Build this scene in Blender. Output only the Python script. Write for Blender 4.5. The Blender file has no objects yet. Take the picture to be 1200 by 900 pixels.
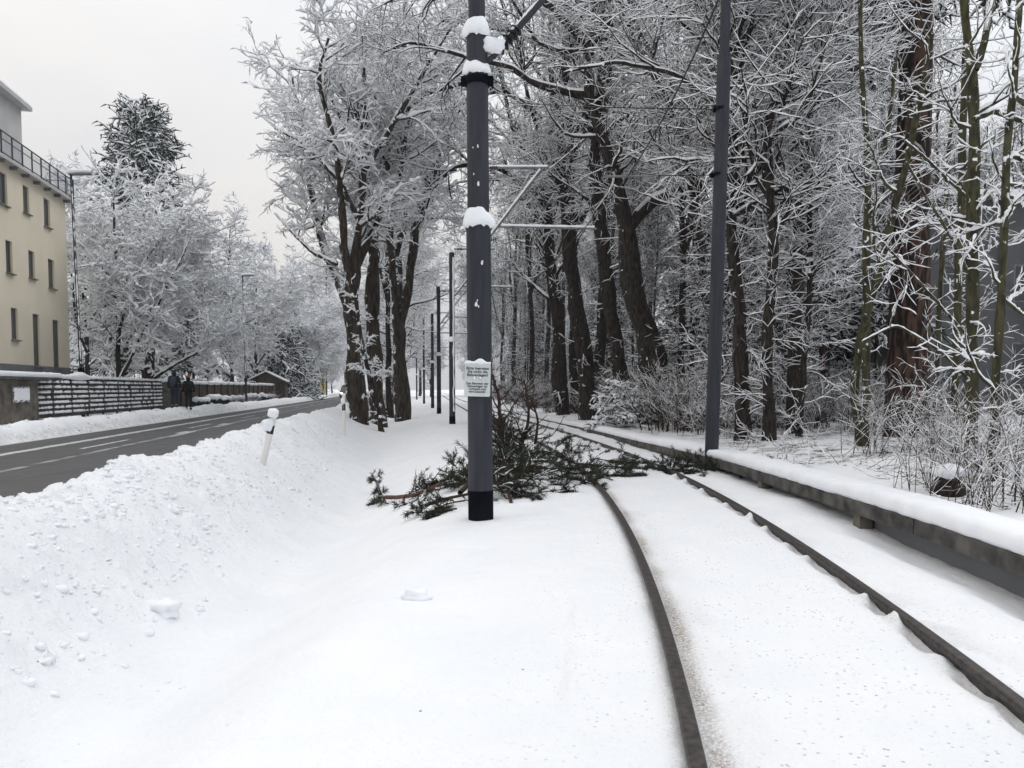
import bpy, math, random
import numpy as np
from mathutils import Vector, Matrix
from mathutils.bvhtree import BVHTree
R_ = math.radians
S = bpy.context.scene
COL = S.collection
rng = np.random.default_rng(7)
random.seed(7)

# ------------------------------------------------------------------ camera, sky, sun, exposure
CAMZ = 1.4
PITCH = R_(3.0)
SHIFT = 0.0435
cd = bpy.data.cameras.new('camera'); cam = bpy.data.objects.new('camera', cd); COL.objects.link(cam)
cam.location = (0, 0, CAMZ); cam.rotation_euler = (math.pi/2 - PITCH, 0, 0)
cd.sensor_width = 36; cd.lens = 27; cd.shift_y = SHIFT; cd.clip_end = 3000; cd.clip_start = 0.05
S.camera = cam

SUN_EL, SUN_AZ = R_(52), R_(38)      # azimuth measured from +Y towards +X
world = bpy.data.worlds.new('World'); S.world = world; world.use_nodes = True
wn, wl = world.node_tree.nodes, world.node_tree.links
wn.clear()
wo = wn.new('ShaderNodeOutputWorld'); bg = wn.new('ShaderNodeBackground')
sky = wn.new('ShaderNodeTexSky'); sky.sky_type = 'NISHITA'; sky.sun_disc = False
sky.sun_elevation = SUN_EL; sky.sun_rotation = SUN_AZ; sky.air_density = 1.0; sky.dust_density = 4.0
hs = wn.new('ShaderNodeHueSaturation'); hs.inputs['Saturation'].default_value = 0.10
tc = wn.new('ShaderNodeTexCoord'); mp = wn.new('ShaderNodeMapping'); mp.inputs['Scale'].default_value = (1, 1, 2.2)
nz = wn.new('ShaderNodeTexNoise'); nz.inputs['Scale'].default_value = 1.3; nz.inputs['Detail'].default_value = 5
cr = wn.new('ShaderNodeValToRGB')
cr.color_ramp.elements[0].position = .32; cr.color_ramp.elements[0].color = (6.7, 7.05, 7.6, 1)
cr.color_ramp.elements[1].position = .66; cr.color_ramp.elements[1].color = (9.0, 8.75, 8.4, 1)
mx = wn.new('ShaderNodeMix'); mx.data_type = 'RGBA'; mx.inputs['Factor'].default_value = 0.86   # cloud layer over the clear sky
wl.new(tc.outputs['Generated'], mp.inputs['Vector']); wl.new(mp.outputs['Vector'], nz.inputs['Vector'])
wl.new(nz.outputs['Fac'], cr.inputs['Fac'])
wl.new(sky.outputs['Color'], hs.inputs['Color'])
wl.new(hs.outputs['Color'], mx.inputs['A']); wl.new(cr.outputs['Color'], mx.inputs['B'])
# overcast sky: the cloud cover is brighter overhead than near the horizon
sz = wn.new('ShaderNodeSeparateXYZ'); wl.new(tc.outputs['Generated'], sz.inputs[0])
zr_ = wn.new('ShaderNodeMapRange'); zr_.inputs['From Min'].default_value = .15; zr_.inputs['From Max'].default_value = .95; zr_.inputs['To Min'].default_value = .96; zr_.inputs['To Max'].default_value = 1.7; wl.new(sz.outputs['Z'], zr_.inputs['Value'])
vm = wn.new('ShaderNodeVectorMath'); vm.operation = 'SCALE'; wl.new(mx.outputs['Result'], vm.inputs[0]); wl.new(zr_.outputs[0], vm.inputs['Scale'])
wr = wn.new('ShaderNodeMapRange'); wr.inputs['From Min'].default_value = -.62; wr.inputs['From Max'].default_value = .05; wl.new(sz.outputs['X'], wr.inputs['Value'])
wm = wn.new('ShaderNodeMix'); wm.data_type = 'RGBA'; wm.inputs['A'].default_value = (1.10, 1.06, 1.02, 1); wm.inputs['B'].default_value = (.93, .96, 1.0, 1); wl.new(wr.outputs[0], wm.inputs['Factor'])   # thinner, warmer cloud to the left
vx = wn.new('ShaderNodeVectorMath'); vx.operation = 'MULTIPLY'; wl.new(vm.outputs[0], vx.inputs[0]); wl.new(wm.outputs['Result'], vx.inputs[1])
wl.new(vx.outputs[0], bg.inputs['Color']); bg.inputs['Strength'].default_value = 0.085
wl.new(bg.outputs['Background'], wo.inputs['Surface'])
sd = bpy.data.lights.new('sun', 'SUN'); sun = bpy.data.objects.new('sun', sd); COL.objects.link(sun)
sd.energy = 0.75; sd.angle = R_(35); sd.color = (1, .965, .92)
sdir = Vector((math.sin(SUN_AZ)*math.cos(SUN_EL), math.cos(SUN_AZ)*math.cos(SUN_EL), math.sin(SUN_EL)))
sun.rotation_euler = sdir.to_track_quat('Z', 'Y').to_euler()
S.view_settings.view_transform = 'Standard'; S.view_settings.look = 'None'
S.view_settings.exposure = 0.30; S.view_settings.gamma = 1; S.view_settings.use_curve_mapping = False
S.render.engine = 'CYCLES'
S.cycles.max_bounces = 5; S.cycles.diffuse_bounces = 4; S.cycles.glossy_bounces = 2
S.cycles.volume_bounces = 0; S.cycles.transparent_max_bounces = 6
S.cycles.use_denoising = True

# ------------------------------------------------------------------ pixel -> world helpers (photo pixels 1200x900)
cT, sT = math.cos(PITCH), math.sin(PITCH)
def ray(px, py):
    u = (px-600)/900; v = (450-py)/900 + SHIFT*1200/900
    return (u, cT + v*sT, -sT + v*cT)
def P(px, py, Y):
    d = ray(px, py); k = Y/d[1]
    return Vector((d[0]*k, Y, CAMZ + d[2]*k))
def G(px, py, z=0.0):
    d = ray(px, py); k = (z-CAMZ)/d[2]
    return Vector((d[0]*k, d[1]*k, z))

# ------------------------------------------------------------------ geometry collector
class Geo:
    def __init__(s): s.v = []; s.f = []; s.n = 0
    def add(s, v, f, m=0):
        v = np.asarray(v, dtype=np.float64).reshape(-1, 3); f = np.asarray(f, dtype=np.int64)
        if len(v) == 0 or len(f) == 0: return s
        s.v.append(v); s.f.append((f + s.n, m)); s.n += len(v); return s
    def face(s, pts, m=0): return s.add(pts, [list(range(len(pts)))], m)
    def box(s, c, d, rz=0.0, m=0, M=None):
        x, y, z = d[0]/2, d[1]/2, d[2]/2
        v = np.array([(-x,-y,-z),(x,-y,-z),(x,y,-z),(-x,y,-z),(-x,-y,z),(x,-y,z),(x,y,z),(-x,y,z)])
        if M is not None: v = v @ np.array(M.to_3x3()).T
        elif rz: v = v @ np.array(Matrix.Rotation(rz, 3, 'Z')).T
        return s.add(v + np.array(c), [(0,3,2,1),(4,5,6,7),(0,1,5,4),(1,2,6,5),(2,3,7,6),(3,0,4,7)], m)
    def tubes(s, Pn, Rn, sides=3, m=0, squash=1.0):
        Pn = np.asarray(Pn, float); Rn = np.asarray(Rn, float)
        if Pn.ndim == 2: Pn = Pn[None]; Rn = Rn[None]
        N, K, _ = Pn.shape
        if N == 0: return s
        T = np.gradient(Pn, axis=1); T /= np.linalg.norm(T, axis=2, keepdims=True) + 1e-9
        tm = T.mean(1); ref = np.where(np.abs(tm[:, 2:3]) < .85, np.array([[0, 0, 1.]]), np.array([[0, 1., 0]]))[:, None, :]
        U = np.cross(T, ref); U /= np.linalg.norm(U, axis=2, keepdims=True) + 1e-9
        V = np.cross(U, T)
        a = np.arange(sides)*2*np.pi/sides + (np.pi/2 if sides == 3 else np.pi/4 if sides == 4 else 0)
        ring = U[:, :, None, :]*np.cos(a)[None, None, :, None] + squash*V[:, :, None, :]*np.sin(a)[None, None, :, None]
        vv = Pn[:, :, None, :] + Rn[:, :, None, None]*ring
        idx = np.arange(N*K*sides).reshape(N, K, sides)
        A = idx[:, :-1, :]; B = idx[:, 1:, :]
        f = np.stack([A, np.roll(A, -1, 2), np.roll(B, -1, 2), B], -1).reshape(-1, 4)
        s.add(vv.reshape(-1, 3), f, m)
        return s
    def cyl(s, p0, p1, r0, r1=None, n=16, m=0, cap=True):
        r1 = r0 if r1 is None else r1
        p0 = np.array(p0, float); p1 = np.array(p1, float)
        t = p1-p0; t /= np.linalg.norm(t); ref = np.array([0, 0, 1.]) if abs(t[2]) < .9 else np.array([0, 1., 0])
        u = np.cross(t, ref); u /= np.linalg.norm(u); w = np.cross(u, t)
        a = np.arange(n)*2*np.pi/n
        c = np.outer(np.cos(a), u) + np.outer(np.sin(a), w)
        v = np.vstack([p0 + c*r0, p1 + c*r1])
        s.add(v, [(i, (i+1) % n, n+(i+1) % n, n+i) for i in range(n)], m)
        if cap:
            s.add(v[:n], [list(range(n))[::-1]], m); s.add(v[n:], [list(range(n))], m)
        return s
    def lathe(s, c, prof, n=16, m=0, jit=0.0, sx=1, sy=1):
        v = []
        for (r, z) in prof:
            for i in range(n):
                a = 2*math.pi*i/n; j = 1 + (random.random()-.5)*jit
                v.append((c[0]+r*sx*j*math.cos(a), c[1]+r*sy*j*math.sin(a), c[2]+z*(1+(random.random()-.5)*jit*.5)))
        f = []
        for k in range(len(prof)-1):
            for i in range(n): f.append((k*n+i, k*n+(i+1) % n, (k+1)*n+(i+1) % n, (k+1)*n+i))
        return s.add(v, f, m)
    def blob(s, c, rad, m=0, n=14, rings=9, jit=.18, seed=None):
        r = np.random.default_rng(seed if seed is not None else random.randrange(10**6))
        th = np.linspace(0.02, np.pi-.02, rings); ph = np.arange(n)*2*np.pi/n
        T_, Ph = np.meshgrid(th, ph, indexing='ij')
        d = np.stack([np.sin(T_)*np.cos(Ph), np.sin(T_)*np.sin(Ph), np.cos(T_)], -1)
        j = 1 + jit*(np.sin(d[..., 0]*4+r.random()*9)*np.sin(d[..., 1]*5+r.random()*9)+np.sin(d[..., 2]*6+r.random()*9)*.6) + r.normal(0, jit*.12, T_.shape)
        v = (d*j[..., None]*np.array(rad) + np.array(c)).reshape(-1, 3)
        f = [(k*n+i, (k+1)*n+i, (k+1)*n+(i+1) % n, k*n+(i+1) % n) for k in range(rings-1) for i in range(n)]
        return s.add(v, f, m)
    def mesh(s, name, mats, smooth=True):
        me = bpy.data.meshes.new(name)
        v = np.vstack(s.v); me.vertices.add(len(v)); me.vertices.foreach_set('co', v.ravel())
        lt = np.concatenate([np.full(len(f), f.shape[1]) for f, m in s.f]); li = np.concatenate([f.ravel() for f, m in s.f])
        mi = np.concatenate([np.full(len(f), m) for f, m in s.f])
        me.loops.add(len(li)); me.loops.foreach_set('vertex_index', li.astype(np.int32))
        me.polygons.add(len(lt)); st = np.concatenate([[0], np.cumsum(lt)[:-1]])
        me.polygons.foreach_set('loop_start', st.astype(np.int32))
        for mm in (mats if isinstance(mats, (list, tuple)) else [mats]): me.materials.append(mm)
        me.polygons.foreach_set('material_index', mi.astype(np.int32))
        me.update(calc_edges=True)
        me.polygons.foreach_set('use_smooth', np.full(len(lt), bool(smooth)))
        return me
    def build(s, name, mats, parent=None, smooth=True, loc=None):
        o = bpy.data.objects.new(name, s.mesh(name, mats, smooth)); COL.objects.link(o)
        if parent is not None: o.parent = parent
        if loc is not None: o.location = loc
        return o

def tag(o, label=None, cat=None, group=None, kind=None):
    if label: o['label'] = label
    if cat: o['category'] = cat
    if group: o['group'] = group
    if kind: o['kind'] = kind
    return o
def empty(name, loc=(0, 0, 0), rz=0.0, label=None, cat=None, group=None):
    o = bpy.data.objects.new(name, None); COL.objects.link(o); o.location = loc; o.rotation_euler = (0, 0, rz)
    o.empty_display_size = .2
    return tag(o, label, cat, group)
def copy_tree(o, parent=None):
    c = o.copy(); COL.objects.link(c)
    if parent is not None: c.parent = parent
    for ch in list(o.children): copy_tree(ch, c)
    return c

# ------------------------------------------------------------------ materials
def mat(name, col=(.5, .5, .5), rough=.8, metal=0.0, spec=.3):
    m = bpy.data.materials.new(name); m.use_nodes = True
    b = m.node_tree.nodes['Principled BSDF']
    b.inputs['Base Color'].default_value = (*col, 1); b.inputs['Roughness'].default_value = rough
    b.inputs['Metallic'].default_value = metal; b.inputs['Specular IOR Level'].default_value = spec
    return m
def N(m, t, **kw):
    n = m.node_tree.nodes.new(t)
    for k, v in kw.items():
        if k in n.inputs.keys(): n.inputs[k].default_value = v
        else: setattr(n, k, v)
    return n
def L(m, a, b): m.node_tree.links.new(a, b)
def noisy(name, c1, c2, scale=8, rough=.85, bump=.3, dist=.02, detail=6, stretch=(1, 1, 1), lo=.35, hi=.65, metal=0, spec=.25):
    m = mat(name, c1, rough, metal, spec); b = m.node_tree.nodes['Principled BSDF']
    tc = N(m, 'ShaderNodeTexCoord'); mp = N(m, 'ShaderNodeMapping'); mp.inputs['Scale'].default_value = stretch
    nz = N(m, 'ShaderNodeTexNoise', Scale=scale, Detail=detail); r = N(m, 'ShaderNodeValToRGB')
    r.color_ramp.elements[0].position = lo; r.color_ramp.elements[0].color = (*c1, 1)
    r.color_ramp.elements[1].position = hi; r.color_ramp.elements[1].color = (*c2, 1)
    L(m, tc.outputs['Object'], mp.inputs['Vector']); L(m, mp.outputs['Vector'], nz.inputs['Vector'])
    L(m, nz.outputs['Fac'], r.inputs['Fac']); L(m, r.outputs['Color'], b.inputs['Base Color'])
    if bump:
        bp = N(m, 'ShaderNodeBump', Strength=bump, Distance=dist); L(m, nz.outputs['Fac'], bp.inputs['Height']); L(m, bp.outputs['Normal'], b.inputs['Normal'])
    m['ramp'] = r.name; m['noise'] = nz.name
    return m
def snow_on(m, zlo=.25, zhi=.6, plaster=0.0, side=(-1, 0, 0), nscale=3.0, thr=.5):
    """snow lying on the upward faces (and blown onto one side) of a surface"""
    b = m.node_tree.nodes['Principled BSDF']; src = b.inputs['Base Color'].links[0].from_socket
    g = N(m, 'ShaderNodeNewGeometry'); sx = N(m, 'ShaderNodeSeparateXYZ'); L(m, g.outputs['True Normal'], sx.inputs[0])
    nz = N(m, 'ShaderNodeTexNoise', Scale=nscale, Detail=4)
    tc = N(m, 'ShaderNodeTexCoord'); L(m, tc.outputs['Object'], nz.inputs['Vector'])
    mr = N(m, 'ShaderNodeMapRange'); mr.inputs['From Min'].default_value = zlo; mr.inputs['From Max'].default_value = zhi
    L(m, sx.outputs['Z'], mr.inputs['Value'])
    dt = N(m, 'ShaderNodeVectorMath', operation='DOT_PRODUCT'); dt.inputs[1].default_value = side; L(m, g.outputs['True Normal'], dt.inputs[0])
    a = N(m, 'ShaderNodeMath', operation='MULTIPLY'); a.inputs[1].default_value = plaster; L(m, dt.outputs['Value'], a.inputs[0])
    c = N(m, 'ShaderNodeMath', operation='ADD'); L(m, a.outputs[0], c.inputs[0]); L(m, nz.outputs['Fac'], c.inputs[1])
    d = N(m, 'ShaderNodeMapRange'); d.inputs['From Min'].default_value = thr+.22; d.inputs['From Max'].default_value = thr+.27; L(m, c.outputs[0], d.inputs['Value'])
    e = N(m, 'ShaderNodeMath', operation='MAXIMUM'); L(m, mr.outputs[0], e.inputs[0]); L(m, d.outputs[0], e.inputs[1])
    mx = N(m, 'ShaderNodeMix', data_type='RGBA'); mx.inputs['B'].default_value = (.84, .86, .9, 1)
    L(m, e.outputs[0], mx.inputs['Factor']); L(m, src, mx.inputs['A']); L(m, mx.outputs['Result'], b.inputs['Base Color'])
    return m

snow_m = noisy('snow', (.83, .85, .885), (.88, .895, .92), 5, .75, .5, .02)
twig_snow = mat('snow_on_twigs', (.88, .89, .91), .8, spec=.1)
bark_m = snow_on(noisy('bark', (.008, .0065, .006), (.045, .036, .029), 16, .95, 1.0, .03, stretch=(1, 1, .22)), .4, .7, .20, (-.9, -.3, 0), 5, .60)
plaster_bark = snow_on(noisy('snow_plastered_bark', (.016, .013, .010), (.07, .055, .043), 9, .95, 1.0, .03, stretch=(1, 1, .22)), .35, .65, .26, (-.95, -.2, 0), 3.0, .55)
pine_bark = snow_on(noisy('pine_bark', (.010, .007, .006), (.07, .038, .027), 8, .95, 1.0, .05, stretch=(1.5, 1.5, .28), lo=.45, hi=.58), .5, .8, .03, (-.8, -.6, 0), 4, .62)
moss_bark = snow_on(noisy('mossy_bark', (.022, .021, .013), (.075, .07, .036), 14, .95, .6, .01, stretch=(1, 1, .3)), .45, .8, .1, (-.8, -.6, 0), 9, .5)
twig_m = mat('twig_bark', (.022, .018, .016), .95, spec=.1)
shrub_m = mat('shrub_stem', (.055, .038, .03), .95, spec=.1)
needle_m = noisy('conifer_needles', (.008, .016, .012), (.028, .045, .03), 5, .8, 0)
pine_sprig = noisy('pine_needles', (.014, .018, .012), (.045, .05, .030), 6, .7, 0)
redbark = noisy('red_pine_bark', (.06, .032, .026), (.16, .085, .062), 12, .85, .4, .01, stretch=(1, 1, 1))
redstem = noisy('dark_red_stem', (.022, .010, .010), (.06, .022, .02), 12, .8, .3, .01)
steel = noisy('painted_steel', (.022, .024, .033), (.042, .044, .055), 6, .55, .06, .002, stretch=(2.2, 2.2, .22), spec=.22, lo=.3, hi=.72)
steel_dark = noisy('tar_coated_steel', (.003, .0035, .007), (.007, .008, .012), 3, .85, .1, .002, spec=.05)
galv = noisy('galvanised_tube', (.12, .125, .13), (.2, .205, .21), 8, .5, .1, .002, metal=.3)
rail_m = noisy('rail_steel', (.028, .024, .024), (.075, .064, .06), 22, .5, .3, .002, stretch=(1, 1, 1), metal=.1, spec=.25)
conc = noisy('concrete', (.038, .036, .033), (.125, .12, .11), 4.5, .9, .5, .01)
conc_dark = noisy('damp_concrete', (.07, .062, .052), (.17, .15, .125), 2.5, .9, .5, .01)
wire_m = mat('wire', (.02, .02, .02), .5, .6)
plaster_m = noisy('cream_render', (.70, .635, .50), (.77, .705, .57), .5, .9, .08, .004)
base_m = noisy('grey_base_render', (.15, .155, .165), (.18, .185, .195), 1.2, .9, .1, .004)
trim_m = noisy('light_grey_render', (.42, .42, .41), (.5, .5, .49), 1.2, .85, .05, .004)
frame_m = mat('window_frame', (.16, .15, .14), .6)
shutter_m = mat('roller_shutter', (.10, .095, .09), .6)
glass_m = mat('window_glass', (.03, .035, .04), .08, spec=.6)
dark_rail = mat('balustrade_steel', (.05, .055, .065), .5, .3)
slat_m = noisy('fence_slats', (.035, .034, .032), (.07, .066, .06), 3, .8, .2, .005)
wood_dark = noisy('weathered_boards', (.03, .024, .018), (.08, .062, .045), 4, .85, .3, .006, stretch=(4, 4, .6))
white_pl = mat('white_plastic', (.74, .73, .70), .55)
black_pl = mat('black_plastic', (.015, .015, .015), .5)
sign_m = noisy('sign_enamel', (.50, .54, .535), (.58, .62, .61), 5, .45, .02, .001)
ink_m = mat('sign_lettering', (.035, .04, .05), .6)
rust = noisy('rusty_panel', (.12, .04, .03), (.22, .08, .05), 3, .8, .1)

# ------------------------------------------------------------------ noise
def _h(ix, iy, seed):
    n = (ix*374761393 + iy*668265263 + seed*1442695041) & 0xffffffff
    n = ((n ^ (n >> 13))*1274126177) & 0xffffffff
    return ((n ^ (n >> 16)) & 0xffff)/65535.0
def vnoise(x, y, seed=0):
    x = np.asarray(x, float); y = np.asarray(y, float)
    ix = np.floor(x).astype(np.int64); iy = np.floor(y).astype(np.int64); fx = x-ix; fy = y-iy
    fx = fx*fx*(3-2*fx); fy = fy*fy*(3-2*fy)
    return (_h(ix, iy, seed)*(1-fx)+_h(ix+1, iy, seed)*fx)*(1-fy) + (_h(ix, iy+1, seed)*(1-fx)+_h(ix+1, iy+1, seed)*fx)*fy
def fbm(x, y, seed=0, o=4):
    s = 0; a = .5
    for k in range(o): s = s + a*(vnoise(x*2**k, y*2**k, seed+k*17)-.5); a *= .5
    return s
def sst(a, b, x):
    t = np.clip((x-a)/(b-a), 0, 1); return t*t*(3-2*t)

# ------------------------------------------------------------------ alignments
_Y = np.arange(-12, 700, .25)
def smooth_tab(pts, sig=1.6):
    y = np.interp(_Y, [p[0] for p in pts], [p[1] for p in pts]); k = int(sig*4/.25); w = np.exp(-.5*(np.arange(-k, k+1)*.25/sig)**2); w /= w.sum()
    yp = np.concatenate([y[0]+(y[1]-y[0])*np.arange(-k, 0), y, y[-1]+(y[-1]-y[-2])*np.arange(1, k+1)])
    return np.convolve(yp, w, 'valid')
TC = smooth_tab([(-12, -1.7), (0, 1.02), (2, 1.36), (4, 1.63), (6, 1.82), (8.5, 1.98), (12, 2.04), (14, 1.96), (17, 1.77), (20, 1.49), (23.4, 1.15), (31.5, .12), (48.5, -2.05), (100, -7.6), (168, -14.6), (700, -75)], 1.4)
TB = smooth_tab([(-12, 2.4), (0, 3.25), (4, 3.62), (6.7, 3.83), (9.2, 3.74), (13, 3.61), (15.3, 3.44), (18.7, 3.12), (23.8, 2.75), (28.6, 2.3), (36, 1.3), (45, .1), (60, -1.9), (100, -5.8), (168, -12.6), (700, -72)], 1.0)
def xc(Y): return np.interp(Y, _Y, TC)
def xb(Y): return np.interp(Y, _Y, TB)
def zb(Y): return np.interp(Y, [0, 13, 20, 30, 60], [.17, .17, .08, -.02, -.05])
def xr(Y): return -3.95 - .15*np.asarray(Y, float)     # near edge of the road
def xf(Y): return -10.0 - .15*np.asarray(Y, float)     # far edge of the road
def xcrest(Y): return xr(Y) + .45
def xbench(Y): return xc(Y) - 2.55

def height(X, Y, detail=True):
    X = np.asarray(X, float); Y = np.asarray(Y, float)
    c = xc(Y); d = X-c; C = xcrest(Y); B = xbench(Y); bm = xb(Y)
    # track bed
    z_track = np.full(X.shape, -.045)
    rr = np.abs(np.abs(d)-.75)
    z_track = z_track - .022*np.exp(-(rr/.06)**2)
    dr = d-.75
    # right of the track, falling to the beam
    z_r = -.045 - (.02+.15*(1-sst(6.0, 10.5, Y)))*sst(np.maximum(bm-c, 1.4)-.75, np.maximum(bm-c, 1.4)-.02, d) + .03*np.sin(np.pi*np.clip((d-1)/np.maximum(bm-c-1, .3), 0, 1))
    z = np.where(d > 1.0, z_r, z_track)
    # forest floor behind the beam
    back = X-(bm+.5)
    zf_ = zb(Y)+.02 + .16*sst(0, 3, back) + .25*sst(3, 14, back) + .25*fbm(X*.35, Y*.35, 5)
    z = np.where(back > -.12, zf_, z)
    # left: bench, valley, ploughed bank
    t = (X-C)/(B-C)
    depth = np.interp(Y, [0, 5, 12, 30, 60, 120], [-.62, -.76, -.84, -.68, -.5, -.25])
    crest = .42 + .12*fbm(Y*.5, Y*0+3, 9)*2 - .1*sst(20, 60, Y)
    zl = -.08 + (depth+.08)*(1-sst(.50, 1.0, t))
    zl = zl + (crest-depth)*(1-sst(0.0, .60, t))**1.15
    z = np.where(d < -1.35, np.where(X < B, zl, -.045 + (-.035)*sst(1.35, 2.5, -d)), z)
    # verge dropping on to the road
    e = X-xr(Y)
    z = np.where(X < C, -.12 + (crest+.12)*sst(-.15, .45, e), z)
    z = np.where(e < -.15, -.12, z)
    # far side of the road
    g = xf(Y)-X
    berm = .34*np.exp(-((g-.75)/.42)**2)*(1+.8*fbm(X*1.1, Y*.9, 21))
    zfar = -.12 + .22*sst(-.1, .35, g) + berm + .08*sst(2.2, 3.4, g) + .3*sst(4, 20, g)
    z = np.where(g > -.15, zfar, z)
    return z

YS = np.concatenate([np.arange(-6, .8, .15), np.arange(.8, 12, .034), np.arange(12, 24, .06), np.arange(24, 60, .2), np.geomspace(60, 600, 70)])
NC = [(24, 1.6), (22, 1), (10, 1), (16, 1), (95, 1), (60, 1), (12, 1), (52, 1), (14, 1), (34, 1), (9, 1), (60, 1), (34, 1.6)]
def ground_cols(Y):
    c = xc(Y); L_ = [xf(Y)-160, xf(Y)-4.2, xf(Y)+.2, xr(Y)-.25, xcrest(Y), xbench(Y), c-.75-.13, c-.75+.13, c+.75-.16, c+.75+.13, xb(Y)+.02, xb(Y)+.62, xb(Y)+6, xb(Y)+170]
    out = []
    for k, (n, p) in enumerate(NC):
        t = np.arange(n)/n
        if k == 0: t = 1-(1-t)**2.2
        if k == len(NC)-1: t = t**2.2
        out.append(L_[k][:, None]*(1-t) + L_[k+1][:, None]*t)
    out.append(L_[-1][:, None]); return np.hstack(out)
GX = ground_cols(YS); GY = np.repeat(YS[:, None], GX.shape[1], 1)
GZ = height(GX, GY)
d_ = GX-xc(GY); C_ = xcrest(GY); B_ = xbench(GY); t_ = (GX-C_)/(B_-C_)
# wind ripples and soft lumps everywhere
GZ += .09*fbm(GX*.8, GY*.8, 31) * (1-.7*(np.abs(d_) < 1.3)) + .012*fbm(GX*5, GY*2.2, 33)*(np.abs(d_) < 40)
GZ += .034*fbm(GX*1.2+GY*.4, GY*4.0, 37, 3)*((t_ > .35) & (d_ < -1))
trk = np.abs(d_) < 2.2
GZ += trk*(.020*fbm(GX*9, GY*9, 41, 4)+.035*fbm(GX*2.2, GY*2.2, 43, 3))
# rough ploughed snow on the bank
rough = np.clip(1.15-t_*1.6, 0, 1)*(t_ > -.6)*(GX > xr(GY)-.15)
GZ += rough*(.20*fbm(GX*1.1, GY*1.1, 50, 3) + .13*fbm(GX*1.9, GY*1.9, 51, 6) + .05*np.abs(fbm(GX*9, GY*9, 57, 4)))
farr = ((xf(GY)-GX) > -.05) & ((xf(GY)-GX) < 2.4)
GZ += farr*.11*fbm(GX*1.6, GY*1.6, 61, 5)
# mounds at the rail fastenings, inner side of right rail
k_ = np.exp(-(((d_-.70)/.045)**2)); ph0_ = GY/.62+.9*fbm(GY*.9, GY*0, 71); ph_ = ph0_ % 1.0; amp_ = .25+.95*vnoise(np.floor(ph0_)*3.7, GY*0, 77)
mound = k_*(.115*amp_*np.clip(1-np.abs(ph_-.5)/(.2+.2*vnoise(np.floor(ph0_)*5.1, GY*0, 78)), 0, 1)+.03*fbm(GX*11, GY*7, 79, 3) - .045)
GZ += mound*(GY > 1)
GZ += np.exp(-((d_-.85)/.05)**2)*.03*fbm(GY*3, GX*3, 73)
# snow clods thrown up by the plough
def clods(n, ylo, yhi, tlo, thi, rlo, rhi, seed):
    r = np.random.default_rng(seed)
    for _ in range(n):
        Y = ylo + (yhi-ylo)*r.random()**1.4; t = tlo+(thi-tlo)*r.random()**1.5
        X = float(xcrest(Y) + t*(xbench(Y)-xcrest(Y))); rad = rlo+(rhi-rlo)*r.random()**3
        i0, i1 = np.searchsorted(YS, [Y-rad, Y+rad]); 
        if i1-i0 < 2: continue
        row = GX[(i0+i1)//2]; j0, j1 = np.searchsorted(row, [X-rad-.02, X+rad+.02])
        if j1-j0 < 2: continue
        sx_, sy_ = 1+.5*r.random(), 1+.5*r.random()
        q = np.maximum(np.abs((GX[i0:i1, j0:j1]-X)*sx_*math.cos(Y)+(GY[i0:i1, j0:j1]-Y)*math.sin(Y)), np.abs((GY[i0:i1, j0:j1]-Y)*sy_*math.cos(Y)-(GX[i0:i1, j0:j1]-X)*math.sin(Y)))/rad
        q = .5*q + .5*np.hypot((GX[i0:i1, j0:j1]-X)*sx_, (GY[i0:i1, j0:j1]-Y)*sy_)/rad
        GZ[i0:i1, j0:j1] += rad*.5*np.clip(1-q**2.5, 0, 1)
clods(1500, 1.5, 24, -.12, .34, .03, .10, 3)
clods(300, 1.5, 16, .2, .55, .02, .06, 4)
clods(25, 3, 14, .0, .3, .1, .16, 5)
# attributes: dirt beside the left rail, specks on the track, bare litter under the trees
nn = vnoise(GX*6, GY*2.5, 81); nn2 = fbm(GX*2, GY*2, 83)
q = d_+.75
dirt = .95*np.exp(-((q-.085)/.055)**2)*(.35+.8*nn) + .35*np.exp(-((q+.06)/.04)**2) + .22*np.exp(-((q-.2)/.12)**2)*nn + .4*np.exp(-((d_-.9)/.11)**2)*(nn > .5)*(.4+nn2) + .3*np.exp(-((d_-.68)/.06)**2)
speck = np.clip(1.2-np.abs(d_)/1.9, 0, 1)
bk = GX-xb(GY)-.6
litter = sst(.02, .2, fbm(GX*.5+2, GY*.5, 91)+.24-.03*np.abs(GY-17))*sst(.3, 1.2, bk)*(1-sst(5, 12, bk))*sst(.0, .12, fbm(GX*4, GY*4, 95)+.05) * (GY > 12) * (GY < 24)
slush = np.clip(1-np.abs((xf(GY)-GX)-.1)/.35, 0, 1)*.6
GR = Geo(); nr, nc = GX.shape
idx = np.arange(nr*nc).reshape(nr, nc)
GR.add(np.stack([GX, GY, GZ], -1).reshape(-1, 3), np.stack([idx[:-1, :-1], idx[:-1, 1:], idx[1:, 1:], idx[1:, :-1]], -1).reshape(-1, 4))
gm = mat('ground_snow', (.86, .87, .89), .7, spec=.25); b = gm.node_tree.nodes['Principled BSDF']
def attr(m, n): a = N(m, 'ShaderNodeAttribute'); a.attribute_name = n; return a.outputs['Fac']
tcn = N(gm, 'ShaderNodeTexCoord')
def ramp(m, src, a, bb):
    r = N(m, 'ShaderNodeMapRange'); r.inputs['From Min'].default_value = a; r.inputs['From Max'].default_value = bb; L(m, src, r.inputs['Value']); return r.outputs[0]
def mul(m, a, b2):
    n = N(m, 'ShaderNodeMath', operation='MULTIPLY'); L(m, a, n.inputs[0])
    if isinstance(b2, float): n.inputs[1].default_value = b2
    else: L(m, b2, n.inputs[1])
    return n.outputs[0]
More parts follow.
